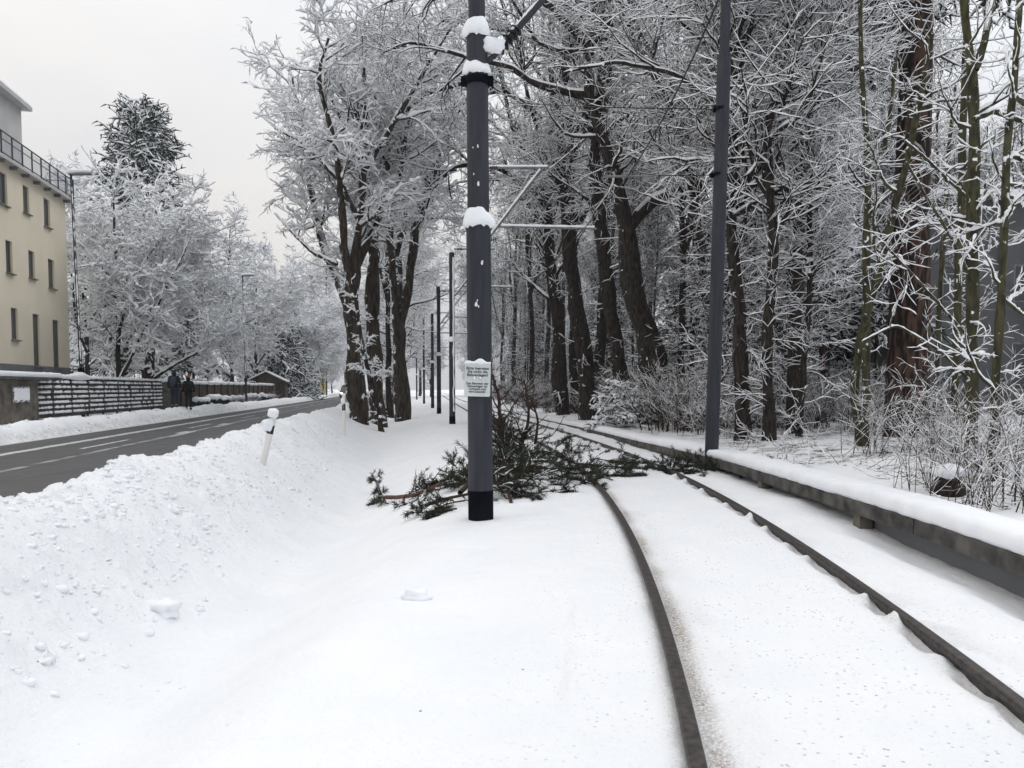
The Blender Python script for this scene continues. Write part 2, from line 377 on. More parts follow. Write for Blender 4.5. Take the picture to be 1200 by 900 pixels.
def mixc(m, fac, a, bcol):
    n = N(m, 'ShaderNodeMix', data_type='RGBA'); L(m, fac, n.inputs['Factor'])
    if isinstance(a, tuple): n.inputs['A'].default_value = (*a, 1)
    else: L(m, a, n.inputs['A'])
    if isinstance(bcol, tuple): n.inputs['B'].default_value = (*bcol, 1)
    else: L(m, bcol, n.inputs['B'])
    return n.outputs['Result']
def noise(m, scale, detail=5, rough=.5):
    n = N(m, 'ShaderNodeTexNoise', Scale=scale, Detail=detail, Roughness=rough); t = N(m, 'ShaderNodeTexCoord'); L(m, t.outputs['Object'], n.inputs['Vector']); return n.outputs['Fac']
c0 = mixc(gm, ramp(gm, noise(gm, 1.3), .35, .65), (.845, .86, .885), (.885, .892, .905))
c1 = mixc(gm, mul(gm, attr(gm, 'dirt'), ramp(gm, noise(gm, 70, 8, .75), .36, .60)), c0, (.21, .15, .09))
vor = N(gm, 'ShaderNodeTexVoronoi', Scale=24.0); L(gm, tcn.outputs['Object'], vor.inputs['Vector'])
spk = mul(gm, ramp(gm, vor.outputs['Distance'], .24, .12), ramp(gm, noise(gm, 2.6, 8, .75), .42, .58))
c2 = mixc(gm, mul(gm, mul(gm, spk, attr(gm, 'speck')), .62), c1, (.20, .16, .125))
c2 = mixc(gm, mul(gm, mul(gm, ramp(gm, noise(gm, 45, 8, .8), .60, .70), ramp(gm, noise(gm, 1.8, 5, .6), .45, .62)), mul(gm, attr(gm, 'speck'), .45)), c2, (.30, .24, .17))
vor2 = N(gm, 'ShaderNodeTexVoronoi', Scale=2.3); L(gm, tcn.outputs['Object'], vor2.inputs['Vector'])
c3 = mixc(gm, ramp(gm, vor2.outputs['Distance'], .022, .014), c2, (.12, .10, .08))
c4 = mixc(gm, mul(gm, attr(gm, 'litter'), ramp(gm, noise(gm, 13, 8, .75), .44, .54)), c3, (.045, .035, .026))
c5 = mixc(gm, mul(gm, attr(gm, 'slush'), ramp(gm, noise(gm, 5), .35, .6)), c4, (.35, .32, .29))
L(gm, c5, b.inputs['Base Color'])
bp = N(gm, 'ShaderNodeBump', Strength=.75, Distance=.014); L(gm, noise(gm, 22, 8, .68), bp.inputs['Height'])
bp2 = N(gm, 'ShaderNodeBump', Strength=.4, Distance=.03); L(gm, noise(gm, 5.5, 6, .6), bp2.inputs['Height']); bp3 = N(gm, 'ShaderNodeBump', Strength=.8, Distance=.014); vo3 = N(gm, 'ShaderNodeTexVoronoi', Scale=13.0); L(gm, tcn.outputs['Object'], vo3.inputs['Vector'])
ad3 = N(gm, 'ShaderNodeMath', operation='ADD'); L(gm, mul(gm, vo3.outputs['Distance'], .9), ad3.inputs[0]); L(gm, noise(gm, 11, 9, .72), ad3.inputs[1])
L(gm, mul(gm, ad3.outputs[0], attr(gm, 'rough')), bp3.inputs['Height']); L(gm, bp3.outputs['Normal'], bp2.inputs['Normal']); L(gm, bp2.outputs['Normal'], bp.inputs['Normal'])
L(gm, bp.outputs['Normal'], b.inputs['Normal'])
ground = GR.build('ground', gm); tag(ground, kind='structure')
for nme, arr in (('dirt', dirt), ('speck', speck), ('litter', litter), ('slush', slush), ('rough', np.clip(rough*1.3, 0, 1)*.9+.30*(1-sst(1.2, 2.6, np.abs(d_)))+farr*.6)):
    a = ground.data.attributes.new(nme, 'FLOAT', 'POINT'); a.data.foreach_set('value', np.ascontiguousarray(np.clip(arr, 0, 1), dtype=np.float32).ravel())
_bvh = None
_fx = None
def gz(X, Y):
    """height of the finished ground sheet"""
    i = min(max(int(np.searchsorted(YS, Y)), 1), len(YS)-1)
    w = (Y-YS[i-1])/(YS[i]-YS[i-1])
    return float((1-w)*np.interp(X, GX[i-1], GZ[i-1]) + w*np.interp(X, GX[i], GZ[i]))
def onG(px, py, z0=0.0):
    """ground point under a photo pixel"""
    z = z0
    for _ in range(12):
        p = G(px, py, z); z = .5*z + .5*gz(p.x, p.y)
    p = G(px, py, z); return Vector((p.x, p.y, gz(p.x, p.y)))

# crumbled snow lying on the ploughed bank (uncountable)
cr_ = np.random.default_rng(99); NCR = 10000
Yc = 1.6+24*cr_.random(NCR)**1.25; tcr = np.where(cr_.random(NCR) < .8, -.06+.42*cr_.random(NCR)**1.3, .6*cr_.random(NCR)**1.2)
Xc = xcrest(Yc)+tcr*(xbench(Yc)-xcrest(Yc)); Zc = np.array([gz(a, b2) for a, b2 in zip(Xc, Yc)])
far_ = cr_.random(NCR) < .22; Yf = 14+50*cr_.random(NCR)**1.3; Xf2 = xf(Yf)-.1-1.9*cr_.random(NCR); Xc = np.where(far_, Xf2, Xc); Yc = np.where(far_, Yf, Yc); Zc = np.where(far_, np.array([gz(a, b2) for a, b2 in zip(Xf2, Yf)]), Zc)
Sc = (.006+.030*cr_.random(NCR)**4)*(.5+1.0*vnoise(Xc*1.7, Yc*1.7, 63))*np.where(far_, 1.6, 1); Sc = np.where(tcr > .45, Sc*.5, Sc)
tb = Geo(); tb.blob((0, 0, 0), (1, 1, 1), 0, 7, 6, .0, 1); bv = tb.v[0]; bf_ = tb.f[0][0]
V = bv[None]*(1+cr_.normal(0, .2, (NCR, len(bv), 1))+.10*np.sign(np.sin(bv[None, :, 0:1]*5+cr_.random((NCR, 1, 1))*6))*.5); V *= np.stack([1+.5*cr_.random(NCR), 1+.5*cr_.random(NCR), .6+.4*cr_.random(NCR)], -1)[:, None, :]
an = cr_.random(NCR)*6.28; ca_, sa_ = np.cos(an)[:, None], np.sin(an)[:, None]
V = np.stack([V[..., 0]*ca_-V[..., 1]*sa_, V[..., 0]*sa_+V[..., 1]*ca_, V[..., 2]], -1)*Sc[:, None, None]+np.stack([Xc, Yc, Zc-Sc*.1], -1)[:, None, :]
g = Geo(); g.add(V.reshape(-1, 3), (bf_[None]+(np.arange(NCR)*len(bv))[:, None, None]).reshape(-1, 4)); tag(g.build('snow_crumbs', snow_m, smooth=True), 'crumbled lumps of snow on the ploughed banks either side of the road', 'snow', kind='stuff')

# ------------------------------------------------------------------ road
rm = mat('wet_asphalt', (.04, .04, .042), .5, spec=.4); b = rm.node_tree.nodes['Principled BSDF']
ac = attr(rm, 'across')
tcr = N(rm, 'ShaderNodeTexCoord'); mpr = N(rm, 'ShaderNodeMapping'); mpr.inputs['Rotation'].default_value = (0, 0, -math.atan(.15)); mpr.inputs['Scale'].default_value = (3.0, .16, 1)
L(rm, tcr.outputs['Object'], mpr.inputs['Vector']); ns = N(rm, 'ShaderNodeTexNoise', Scale=1.0, Detail=6.0); L(rm, mpr.outputs['Vector'], ns.inputs['Vector'])
base = mixc(rm, ramp(rm, ns.outputs['Fac'], .35, .7), (.020, .021, .024), (.058, .059, .064))
fine = noise(rm, 60, 4)
base = mixc(rm, mul(rm, ramp(rm, fine, .4, .8), .35), base, (.14, .14, .145))
def band(c, w, th0, th1, sc, col, base):
    s1 = N(rm, 'ShaderNodeMath', operation='SUBTRACT'); L(rm, ac, s1.inputs[0]); s1.inputs[1].default_value = c
    ab = N(rm, 'ShaderNodeMath', operation='ABSOLUTE'); L(rm, s1.outputs[0], ab.inputs[0])
    n2 = noise(rm, sc, 5, .6); k = ramp(rm, ab.outputs[0], w, w*.25)
    ad = N(rm, 'ShaderNodeMath', operation='ADD'); L(rm, k, ad.inputs[0]); L(rm, n2, ad.inputs[1])
    return mixc(rm, ramp(rm, ad.outputs[0], th0, th1), base, col)
base = band(.70, .055, 1.18, 1.42, 2.2, (.50, .50, .50), base)      # slush line left by the tyres
base = band(.985, .05, 1.0, 1.3, 2.2, (.55, .55, .54), base)
base = band(.03, .05, 1.05, 1.3, 2.2, (.6, .6, .6), base)
base = band(.42, .035, 1.38, 1.55, 1.2, (.33, .33, .34), base)
L(rm, base, b.inputs['Base Color']); rr_ = N(rm, 'ShaderNodeMapRange'); rr_.inputs['To Min'].default_value = .24; rr_.inputs['To Max'].default_value = .75; L(rm, ns.outputs['Fac'], rr_.inputs['Value']); L(rm, rr_.outputs[0], b.inputs['Roughness'])
bpn = N(rm, 'ShaderNodeBump', Strength=.5, Distance=.006); L(rm, fine, bpn.inputs['Height']); L(rm, bpn.outputs['Normal'], b.inputs['Normal'])
ys = np.concatenate([np.arange(-6, 60, .5), np.geomspace(60, 600, 60)]); nx = 15
tt = np.linspace(0, 1, nx); RX = (xr(ys)-.0)[:, None]*(1-tt)+(xf(ys)+.0)[:, None]*tt
g = Geo(); idx = np.arange(len(ys)*nx).reshape(len(ys), nx)
g.add(np.stack([RX, np.repeat(ys[:, None], nx, 1), -.02+.06*np.sin(np.pi*np.repeat(tt[None], len(ys), 0))], -1).reshape(-1, 3), np.stack([idx[:-1, :-1], idx[1:, :-1], idx[1:, 1:], idx[:-1, 1:]], -1).reshape(-1, 4))
road = g.build('road', rm); tag(road, kind='structure')
a = road.data.attributes.new('across', 'FLOAT', 'POINT'); a.data.foreach_set('value', np.repeat(tt[None], len(ys), 0).astype(np.float32).ravel())
paint = noisy('worn_road_paint', (.2, .2, .2), (.55, .55, .54), 9, .6, 0, lo=.35, hi=.55)
g = Geo()
def dash(y0, y1, tcen, w):
    n = 6; v = []
    for k in range(n+1):
        y = y0+(y1-y0)*k/n; x = float(xr(y)*(1-tcen)+xf(y)*tcen); z = -.02+.06*math.sin(math.pi*tcen)+.005
        v += [(x-w/2, y, z), (x+w/2, y, z)]
    g.add(v, [(2*k, 2*k+1, 2*k+3, 2*k+2) for k in range(n)])
for k in range(-1, 14): dash(8.2+k*9.0, 12.2+k*9.0-.9, .52, .13)
for y in (21.5, 27.0): dash(y, y+2.6, .40, .14); dash(y+1.6, y+2.7, .425, .4)
mk = g.build('road_markings', paint); tag(mk, kind='structure')

# ------------------------------------------------------------------ sky visible through haze: see world; rails
def rail_object(off, label):
    yy = np.concatenate([np.arange(-4, 40, .2), np.arange(40, 330, 1.5)])
    prof = [(-.036, -.012), (-.030, -.002), (-.02, 0), (.02, 0), (.030, -.002), (.036, -.012), (.034, -.036), (.010, -.05), (.010, -.115), (.065, -.135), (.065, -.15), (-.065, -.15), (-.065, -.135), (-.010, -.115), (-.010, -.05), (-.034, -.036)]
    cx = xc(yy); dx = np.gradient(cx, yy); nrm = np.stack([np.ones_like(dx), -dx], -1)/np.sqrt(1+dx**2)[:, None]
    v = []; pr = np.array(prof)
    for k in range(len(yy)):
        o = off + pr[:, 0]
        v.append(np.stack([cx[k]+nrm[k, 0]*o, yy[k]+nrm[k, 1]*o, pr[:, 1]], -1))
    n = len(prof); K = len(yy); idx = np.arange(K*n).reshape(K, n)
    f = np.stack([idx[:-1], idx[1:], np.roll(idx[1:], -1, 1), np.roll(idx[:-1], -1, 1)], -1).reshape(-1, 4)
    g = Geo(); g.add(np.vstack(v), f)
    o = g.build('tram_rail', rail_m, smooth=False); tag(o, label, 'rail', 'rails of the tram track'); return o
rail_object(-.75, 'dark steel rail with brown dirty snow along it, nearer the big sign pole')
rail_object(.75, 'dark steel rail with little snow humps at its fastenings, nearer the concrete beam')

# concrete edge beam with posts and snow
beam = empty('edge_beam', (float(xb(6)), 6, 0), 0, 'low curved concrete beam on short posts, thick snow on top, beside the track', 'concrete beam')
def sweep(y0, y1, step, prof_fn, closed=True, capend=True):
    yy = np.linspace(y0, y1, max(2, int(round((y1-y0)/step))+1)); cx = xb(yy); dx = (xb(yy+.05)-xb(yy-.05))/.1
    nrm = np.stack([np.ones_like(dx), -dx], -1)/np.sqrt(1+dx**2)[:, None]
    V = []
    for k, y in enumerate(yy):
        pr = np.array(prof_fn(y)); V.append(np.stack([cx[k]+nrm[k, 0]*pr[:, 0], y+nrm[k, 1]*pr[:, 0], pr[:, 1]], -1))
    n = len(V[0]); K = len(yy); idx = np.arange(K*n).reshape(K, n)
    f = np.stack([idx[:-1], idx[1:], np.roll(idx[1:], -1, 1), np.roll(idx[:-1], -1, 1)], -1)
    g = Geo(); g.add(np.vstack(V), f.reshape(-1, 4))
    if capend: g.add(V[0], [list(range(n))]); g.add(V[-1], [list(range(n))[::-1]])
    return g
def bprof(y):
    z = float(zb(y)); return [(0, z-.15), (0, z-.012), (.012, z), (.45, z), (.45, z-.15)]
def fixp(o, par):
    o.parent = par; o.matrix_parent_inverse = Matrix.Translation(par.location).inverted(); return o
y = 1.2
while y < 60:
    y1 = y+2.98
    fixp(sweep(y, y1, .5 if y < 30 else 1.49, bprof).build('beam_section', conc, smooth=False), beam); y += 3.0
def sprof(y):
    z = float(zb(y)); h = .145+.08*fbm(np.array(y*1.1), np.array(2.), 7, 4); w = .07*fbm(np.array(y*5.), np.array(5.), 8, 4)
    pts = [(.01+w, z+.003), (-.012+w, z+.04), (.0+w*.8, z+h*.7), (.04, z+h*.96), (.14, z+h), (.3, z+h*1.02), (.45, z+h*.9), (.6, z+h*.6), (.8, z+.02), (.8, z-.1), (.3, z-.1) , (.02, z+.003)]
    return pts
fixp(sweep(1.2, 61, .07, sprof).build('snow_cover', snow_m), beam)
k = 0
for y in np.arange(2.4, 40, 3.0):
    k += 1; g = Geo(); x = float(xb(y)); z = float(zb(y)); g.box((x+.10, y, z-.15-.15), (.14, .16, .3)); fixp(g.build('post', conc_dark, smooth=False), beam)
def wprof(y):
    z = float(zb(y)); return [(.20, z-.6), (.20, z-.15), (.26, z-.15), (.26, z-.6)]
fixp(sweep(1.2, 60, .5, wprof).build('back_panel', base_m, smooth=False), beam)

# ------------------------------------------------------------------ tree growing (all branches of a level at once)
def resample(pl, rad, K):
    pl = np.asarray(pl, float); rad = np.asarray(rad, float)
    s = np.concatenate([[0], np.cumsum(np.linalg.norm(np.diff(pl, axis=0), axis=1))]); s /= s[-1]
    t = np.linspace(0, 1, K); out = np.stack([np.interp(t, s, pl[:, i]) for i in range(3)], -1)
    if len(pl) > 2:
        sm = out.copy(); sm[1:-1] = (out[:-2]+2*out[1:-1]+out[2:])/4; out = sm
    return out, np.interp(t, s, rad)
def spawn(r, Pp, Rp, n, t0, t1, length, ang, K, wob, up, rfac, rmin, taper=.2, lenpow=.5, stem=None):
    """n children from the parent branches Pp (N,K,3); returns P (n,K,3), R (n,K)"""
    Np, Kp, _ = Pp.shape
    Ls = np.linalg.norm(np.diff(Pp, axis=1), axis=2).sum(1); w = Ls/Ls.sum()
    pi = r.choice(Np, n, p=w); t = t0+(t1-t0)*r.random(n)
    f = t*(Kp-1); i = np.minimum(f.astype(int), Kp-2); fr = (f-i)[:, None]
    A = Pp[pi, i]; B = Pp[pi, i+1]; start = A*(1-fr)+B*fr
    tan = B-A; tan /= np.linalg.norm(tan, axis=1, keepdims=True)+1e-9
    rad = Rp[pi, i]*(1-fr[:, 0])+Rp[pi, i+1]*fr[:, 0]
    rnd = r.normal(size=(n, 3)); rnd -= (rnd*tan).sum(1, keepdims=True)*tan; rnd /= np.linalg.norm(rnd, axis=1, keepdims=True)+1e-9
    a = np.radians(ang[0]+(ang[1]-ang[0])*r.random(n))[:, None]
    d = tan*np.cos(a)+rnd*np.sin(a)
    ln = length*(.55+.75*r.random(n))*(1-.55*t)**lenpow
    ln = np.minimum(ln, Ls[pi]*.95)
    R0 = np.maximum(np.minimum(rad*rfac, ln*.022+rmin*.6), rmin)
    step = (ln/(K-1))[:, None]
    out = np.empty((n, K, 3)); out[:, 0] = start; p = start
    for k in range(1, K):
        d = d + r.normal(0, wob, (n, 3)); d[:, 2] += up[0]+(up[1]-up[0])*k/K
        d /= np.linalg.norm(d, axis=1, keepdims=True); p = p+d*step; out[:, k] = p
    Rr = R0[:, None]*np.linspace(1, taper, K)[None]
    return out, Rr
def snow_tubes(g, r, Pn, Rn, thick, m, sides=4, keep=1.0, fine=True):
    """snow lying along the top of the branches"""
    if len(Pn) == 0: return
    if keep < 1: s = r.random(len(Pn)) < keep; Pn = Pn[s]; Rn = Rn[s]
    K = Pn.shape[1]
    if fine and len(Pn):
        t = np.linspace(0, K-1, 2*K); i = np.minimum(t.astype(int), K-2); fr = t-i
        Pn = Pn[:, i]*(1-fr)[None, :, None]+Pn[:, i+1]*fr[None, :, None]; Rn = Rn[:, i]*(1-fr)+Rn[:, i+1]*fr
    T = np.gradient(Pn, axis=1); T /= np.linalg.norm(T, axis=2, keepdims=True)+1e-9
    hor = np.sqrt(np.clip(1-T[..., 2]**2, 0, 1))
    th = thick*np.clip(np.exp(r.normal(-.15, .55, Rn.shape)), .05, 2.4)*(hor**1.5+.08) + Rn*.45*hor
    rad = Rn*.55+th*.62
    th[:, -1] *= .5; rad[:, -1] *= .45; rad[:, 0] *= .7
    C = Pn.copy(); C[..., 2] += Rn*.5+th*.45
    g.tubes(C, rad, sides, m, squash=.85)
def tree_geo(r, majors, cfg, mats=(0, 1)):
    """majors: list of (polyline, radii). returns trunk Geo and crown Geo"""
    K0 = 10
    Pm, Rm = zip(*[resample(p, q, K0) for p, q in majors]); Pm = np.array(Pm); Rm = np.array(Rm)
    tg = Geo(); big = []
    for p, q in majors:
        P2, R2 = resample(p, q, 22); jj = r.normal(0, .12, (22, 3))*R2[:, None]; jj[0] = 0; P2 = P2+jj; P2[:, 2] += 0
        R2 = R2*(1+.10*np.sin(np.arange(22)*1.7+r.random()*6)+r.normal(0, .04, 22)); tg.tubes(P2, R2, 12)
        big.append((P2, R2))
    cg = Geo()
    lev = [(Pm, Rm)]; c = cfg
    s1 = spawn(r, Pm[c.get('from', 0):], Rm[c.get('from', 0):], c['n1'], c.get('t0', .3), 1, c['l1'], c['a1'], 9, .19, c.get('up1', (.06, .0)), .55, .018*c.get('rk', 1))
    s2 = spawn(r, *s1, c['n2'], .12, 1, c['l2'], (25, 70), 6, .24, c.get('up2', (.02, .0)), .6, .010*c.get('rk', 1))
    s3 = spawn(r, *s2, c['n3'], .1, 1, c['l3'], (25, 70), 4, .32, c.get('up3', (.0, -.0)), .6, c.get('r3', .006))
    s4 = spawn(r, *s3, c['n4'], .1, 1, c['l4'], (25, 75), 3, .34, c.get('up4', (0, 0)), .7, c.get('r4', .0045))
    tg.tubes(*s1, 6)
    if c.get('epi', 60):
        e1 = spawn(r, Pm, Rm, c.get('epi', 60), .03, .75, c.get('le', 1.1), (50, 95), 5, .22, (-.02, .04), .15, .008, lenpow=0)
        e2 = spawn(r, *e1, c.get('epi', 60)*7, .15, 1, c.get('le', 1.1)*.45, (25, 65), 4, .28, (0, 0), .8, .006)
        cg.tubes(*e1, 3, mats[0]); cg.tubes(*e2, 3, mats[0]); snow_tubes(cg, r, *e1, c['snow']*1.1, mats[1], 4); snow_tubes(cg, r, *e2, c['snow']*.9, mats[1], 3, fine=False)
    cg.tubes(*s2, 4, mats[0]); cg.tubes(*s3, 3, mats[0]); cg.tubes(*s4, 3, mats[0])
    sn = c['snow']
    P0 = np.array([b[0] for b in big]); R0 = np.array([b[1] for b in big])
    if len(P0) > 1: snow_tubes(cg, r, P0[1:], R0[1:]*.9, sn*1.5*c.get('rk', 1)**.5, mats[1], 6)
    snow_tubes(cg, r, *s1, sn*1.6, mats[1], 5); snow_tubes(cg, r, *s2, sn*1.35, mats[1])
    snow_tubes(cg, r, *s3, sn*1.0, mats[1], keep=c.get('keep', .95)); snow_tubes(cg, r, *s4, sn*.85, mats[1], 3, keep=c.get('keep', .85), fine=False)
    # snow lumps in the forks
    s = s1[0][:, 0]; pick = r.random(len(s)) < c.get('lump', .35)
    for p_, q_ in zip(s[pick], s1[1][pick][:, 0]):
        z_ = (.05*c.get('rk', 1)+q_*.9); cg.blob(p_+np.array([0, 0, z_*.6]), (z_*1.2, z_*1.1, z_*1.0), mats[1], 10, 7, .12, int(r.integers(10**6)))
    return tg, cg
def place_tree(name, loc, tg, cg, bark, label, group=None, cat='tree', twig=None, crown='crown'):
    e = empty(name, loc, 0, label, cat, group)
    M = np.array(loc)
    for gg in (tg, cg): gg.v = [v-M for v in gg.v]
    tg.build('trunk', bark, e); cg.build(crown, [twig or twig_m, twig_snow], e); return e
def gen_majors(r, H, r0, nfork, lean=.03, fork=(.25, .5), spread=(12, 30), crooked=.05):
    """trunk and big limbs of a generic deciduous tree growing from the origin"""
    K = 9; z = np.linspace(0, H, K); x = np.cumsum(r.normal(lean*.3, crooked*H/K, K)); y = np.cumsum(r.normal(0, crooked*H/K, K)); x -= x[0]; y -= y[0]
    tr = np.stack([x, y, z], -1); rr_ = r0*np.linspace(1, .22, K); rr_[0] *= 1.35
    m = [(tr, rr_)]
    for k in range(nfork):
        t = fork[0]+(fork[1]-fork[0])*(k+r.random())/max(nfork, 1); f = t*(K-1); i = min(int(f), K-2); p = tr[i]*(1-f+i)+tr[i+1]*(f-i)
        az = r.random()*6.28; a = math.radians(r.uniform(*spread)); Lb = (H-p[2])*r.uniform(.75, .98); d = np.array([math.sin(a)*math.cos(az), math.sin(a)*math.sin(az), math.cos(a)])
        q = [p]; n = 6
        for j in range(n):
            d = d+r.normal(0, .12, 3)+np.array([0, 0, .05]); d /= np.linalg.norm(d); q.append(q[-1]+d*Lb/n)
        m.append((np.array(q), r0*np.interp(t, [0, 1], [.8, .3])*np.linspace(.8, .2, n+1)))
    return m
def majors_px(spec, Y, r):
    """trunk and limbs read off the photograph, standing at distance Y: [(x, y, width px)...] per branch"""
    out = []
    for j, br in enumerate(spec):
        pts = []; rad = []; dy = 0 if j == 0 else r.uniform(-1, 1)
        tot = 0
        for i, (x, y, w) in enumerate(br):
            if i and j: tot += math.hypot(x-br[i-1][0], y-br[i-1][1])*Y/900
            yy = Y + dy*tot*.45 + (r.normal(0, .15) if i else 0)
            pts.append(P(x, y, yy)); rad.append(w/2*Y/900*1.06)
        out.append((np.array(pts), np.array(rad)))
    return out

DEC = dict(n1=46, l1=4.2, a1=(25, 65), n2=330, l2=2.1, n3=1500, l3=1.05, n4=4200, l4=.55, snow=.042, t0=.12, r3=.009, r4=.007)
def px_tree(name, spec, Y, label, seed, bark=None, cfg=None, group=None, cat='tree'):
    r = np.random.default_rng(seed); mj = majors_px(spec, Y, r); c = dict(DEC); c.update(cfg or {})
    base = mj[0][0][0].copy(); base[2] = gz(base[0], base[1]) - .45; mj[0][0][0] = base; mj[0][1][0] *= 1.15
    tg, cg = tree_geo(r, mj, c); return place_tree(name, tuple(base), tg, cg, bark or bark_m, label, group, cat)

# roadside trees on the verge between road and track
px_tree('roadside_tree', [
    [(421, 490, 21), (418, 430, 20), (413, 380, 16), (412, 330, 18), (418, 290, 8), (424, 230, 7), (430, 150, 6), (425, 60, 4), (428, 18, 2)],
    [(413, 375, 10), (392, 320, 10), (378, 285, 9), (365, 230, 7), (352, 150, 5), (340, 75, 2)],
    [(413, 340, 9), (403, 290, 9), (401, 250, 8), (395, 180, 6), (372, 90, 4), (385, 45, 2)],
    [(416, 320, 8), (436, 270, 8), (452, 215, 6), (458, 120, 5), (470, 40, 3)],
    [(421, 260, 6), (400, 215, 5), (360, 170, 4), (322, 150, 2)],
    [(428, 200, 5), (470, 130, 5), (505, 70, 4), (530, 30, 2)],
    [(395, 310, 5), (365, 295, 4), (340, 270, 3), (322, 250, 1.5)]], 36,
    'tall forked tree with snow-plastered dark trunk, nearest the road in the verge', 11, bark=plaster_bark, cfg=dict(lump=.8, epi=16, le=.7, snow=.062, t0=.3, r3=.007, r4=.005, n1=70, n2=430, n3=1700, n4=4000, l1=3.2), group='old trees on the verge between road and track')
px_tree('roadside_tree', [
    [(443, 490, 18), (440, 440, 17), (437, 380, 16), (436, 320, 15), (440, 280, 6), (446, 200, 5), (436, 120, 4), (450, 30, 2)],
    [(437, 300, 7), (425, 260, 6), (420, 200, 5), (400, 140, 3), (385, 110, 2)],
    [(442, 260, 6), (470, 200, 5), (480, 120, 4), (500, 60, 2)]], 39,
    'verge tree with straight trunk and snowy forks, between its two forked neighbours', 12, bark=plaster_bark, cfg=dict(lump=.8, epi=16, le=.7, snow=.060, t0=.35, r3=.007, r4=.005, n1=36, n2=220, n3=900, n4=2200, l1=3.8), group='old trees on the verge between road and track')
px_tree('leaning_stem', [[(449, 500, 6), (440, 470, 6), (428, 420, 5), (420, 380, 4), (414, 330, 2.5)]], 34.5,
    'thin snow-crusted stem leaning left in front of the verge trees', 13, cfg=dict(epi=18, le=.5, n1=8, l1=1.0, n2=30, l2=.7, n3=80, l3=.4, n4=160, l4=.25))
px_tree('roadside_tree', [
    [(472, 486, 17), (470, 440, 16), (468, 395, 15), (464, 360, 9), (458, 310, 8), (456, 255, 8), (450, 190, 5), (462, 110, 4), (470, 30, 2)],
    [(468, 390, 11), (478, 340, 10), (484, 290, 10), (490, 250, 8), (508, 205, 6), (525, 140, 4), (520, 60, 2)],
    [(464, 300, 6), (474, 265, 5), (480, 210, 4), (500, 130, 3), (495, 70, 2)]], 45,
    'verge tree dividing low into two straight limbs, nearest the ditch', 14, bark=plaster_bark, cfg=dict(lump=.8, epi=16, le=.7, snow=.060, t0=.3, r3=.007, r4=.005, n1=46, n2=290, n3=1200, n4=3000, l1=4.2), group='old trees on the verge between road and track')

# right-hand forest: the trunks one can tell apart
FG = 'trees along the edge of the wood right of the track'
px_tree('oak_tree', [
    [(768, 493, 36), (768, 440, 32), (758, 390, 27), (742, 350, 24), (738, 300, 22), (736, 262, 21), (722, 215, 14), (708, 165, 13), (688, 120, 12), (690, 60, 8), (700, -30, 7), (690, -150, 4)],
    [(737, 268, 14), (752, 243, 13), (775, 228, 12), (800, 222, 9), (812, 180, 8), (790, 120, 7), (760, 60, 6), (735, 0, 5), (730, -90, 3)],
    [(690, 112, 10), (668, 108, 9), (625, 98, 7), (600, 78, 6), (570, 72, 5), (530, 62, 4), (480, 48, 3), (448, 62, 1.5)],
    [(690, 60, 8), (650, 10, 7), (600, -20, 6), (540, -30, 5), (480, -10, 3), (450, 5, 1.5)],
    [(706, 160, 8), (700, 110, 7), (712, 60, 6), (712, -20, 4)],
    [(692, 60, 6), (655, 60, 5), (630, 50, 4), (600, 0, 3)]], 27,
    'massive forked dark oak with low crooked limbs at the wood edge', 21, cfg=dict(n1=60, n2=380, n3=1275, n4=2310, l1=3.2, t0=.425, r3=.011, r4=.009, snow=.014), group=FG)
px_tree('forest_tree', [[(661, 488, 15), (657, 440, 16), (655, 380, 14), (645, 320, 13), (642, 270, 12), (640, 220, 11), (650, 140, 9), (645, 60, 7), (650, -60, 5)],
    [(642, 250, 6), (625, 200, 5), (600, 150, 4), (585, 80, 3)], [(642, 240, 7), (610, 210, 6), (570, 190, 5), (530, 195, 4), (505, 225, 2), (495, 260, 1.5)], [(648, 150, 7), (600, 110, 6), (550, 95, 5), (500, 110, 3), (465, 140, 1.5)], [(645, 60, 6), (590, 30, 5), (540, 20, 4), (490, 30, 3), (462, 60, 1.5)]], 38,
    'slim dark leaning trunk, leftmost of the four trunks left of the forked oak', 22, cfg=dict(snow=.03, r3=.011, r4=.009, t0=.2, n1=70, n2=480, n3=975, n4=1760), group=FG)
px_tree('forest_tree', [[(690, 492, 20), (689, 440, 19), (680, 380, 17), (668, 320, 16), (665, 270, 14), (662, 220, 12), (655, 130, 9), (668, 30, 7), (660, -100, 5)],
    [(665, 290, 7), (690, 240, 5), (720, 190, 4), (735, 100, 3)], [(663, 230, 7), (640, 180, 6), (620, 120, 4), (605, 40, 3)]], 33,
    'sturdy dark trunk standing second from the left in the wood edge', 23, cfg=dict(rk=.8, snow=.018, r3=.010, r4=.008, t0=.42, n1=38, n2=280, n3=1050, n4=1870), group=FG)
px_tree('forest_tree', [[(736, 496, 18), (730, 450, 18), (722, 400, 16), (712, 340, 15), (706, 280, 16), (700, 220, 15), (694, 170, 13), (712, 100, 11), (714, 40, 10), (716, -100, 6)],
    [(706, 270, 5), (690, 235, 4), (660, 210, 3), (640, 205, 2)]], 29,
    'brownish slanting trunk just left of the forked oak', 24, cfg=dict(rk=.8, snow=.018, r3=.010, r4=.008, t0=.42, n1=32, n2=240, n3=900, n4=1650), group=FG)
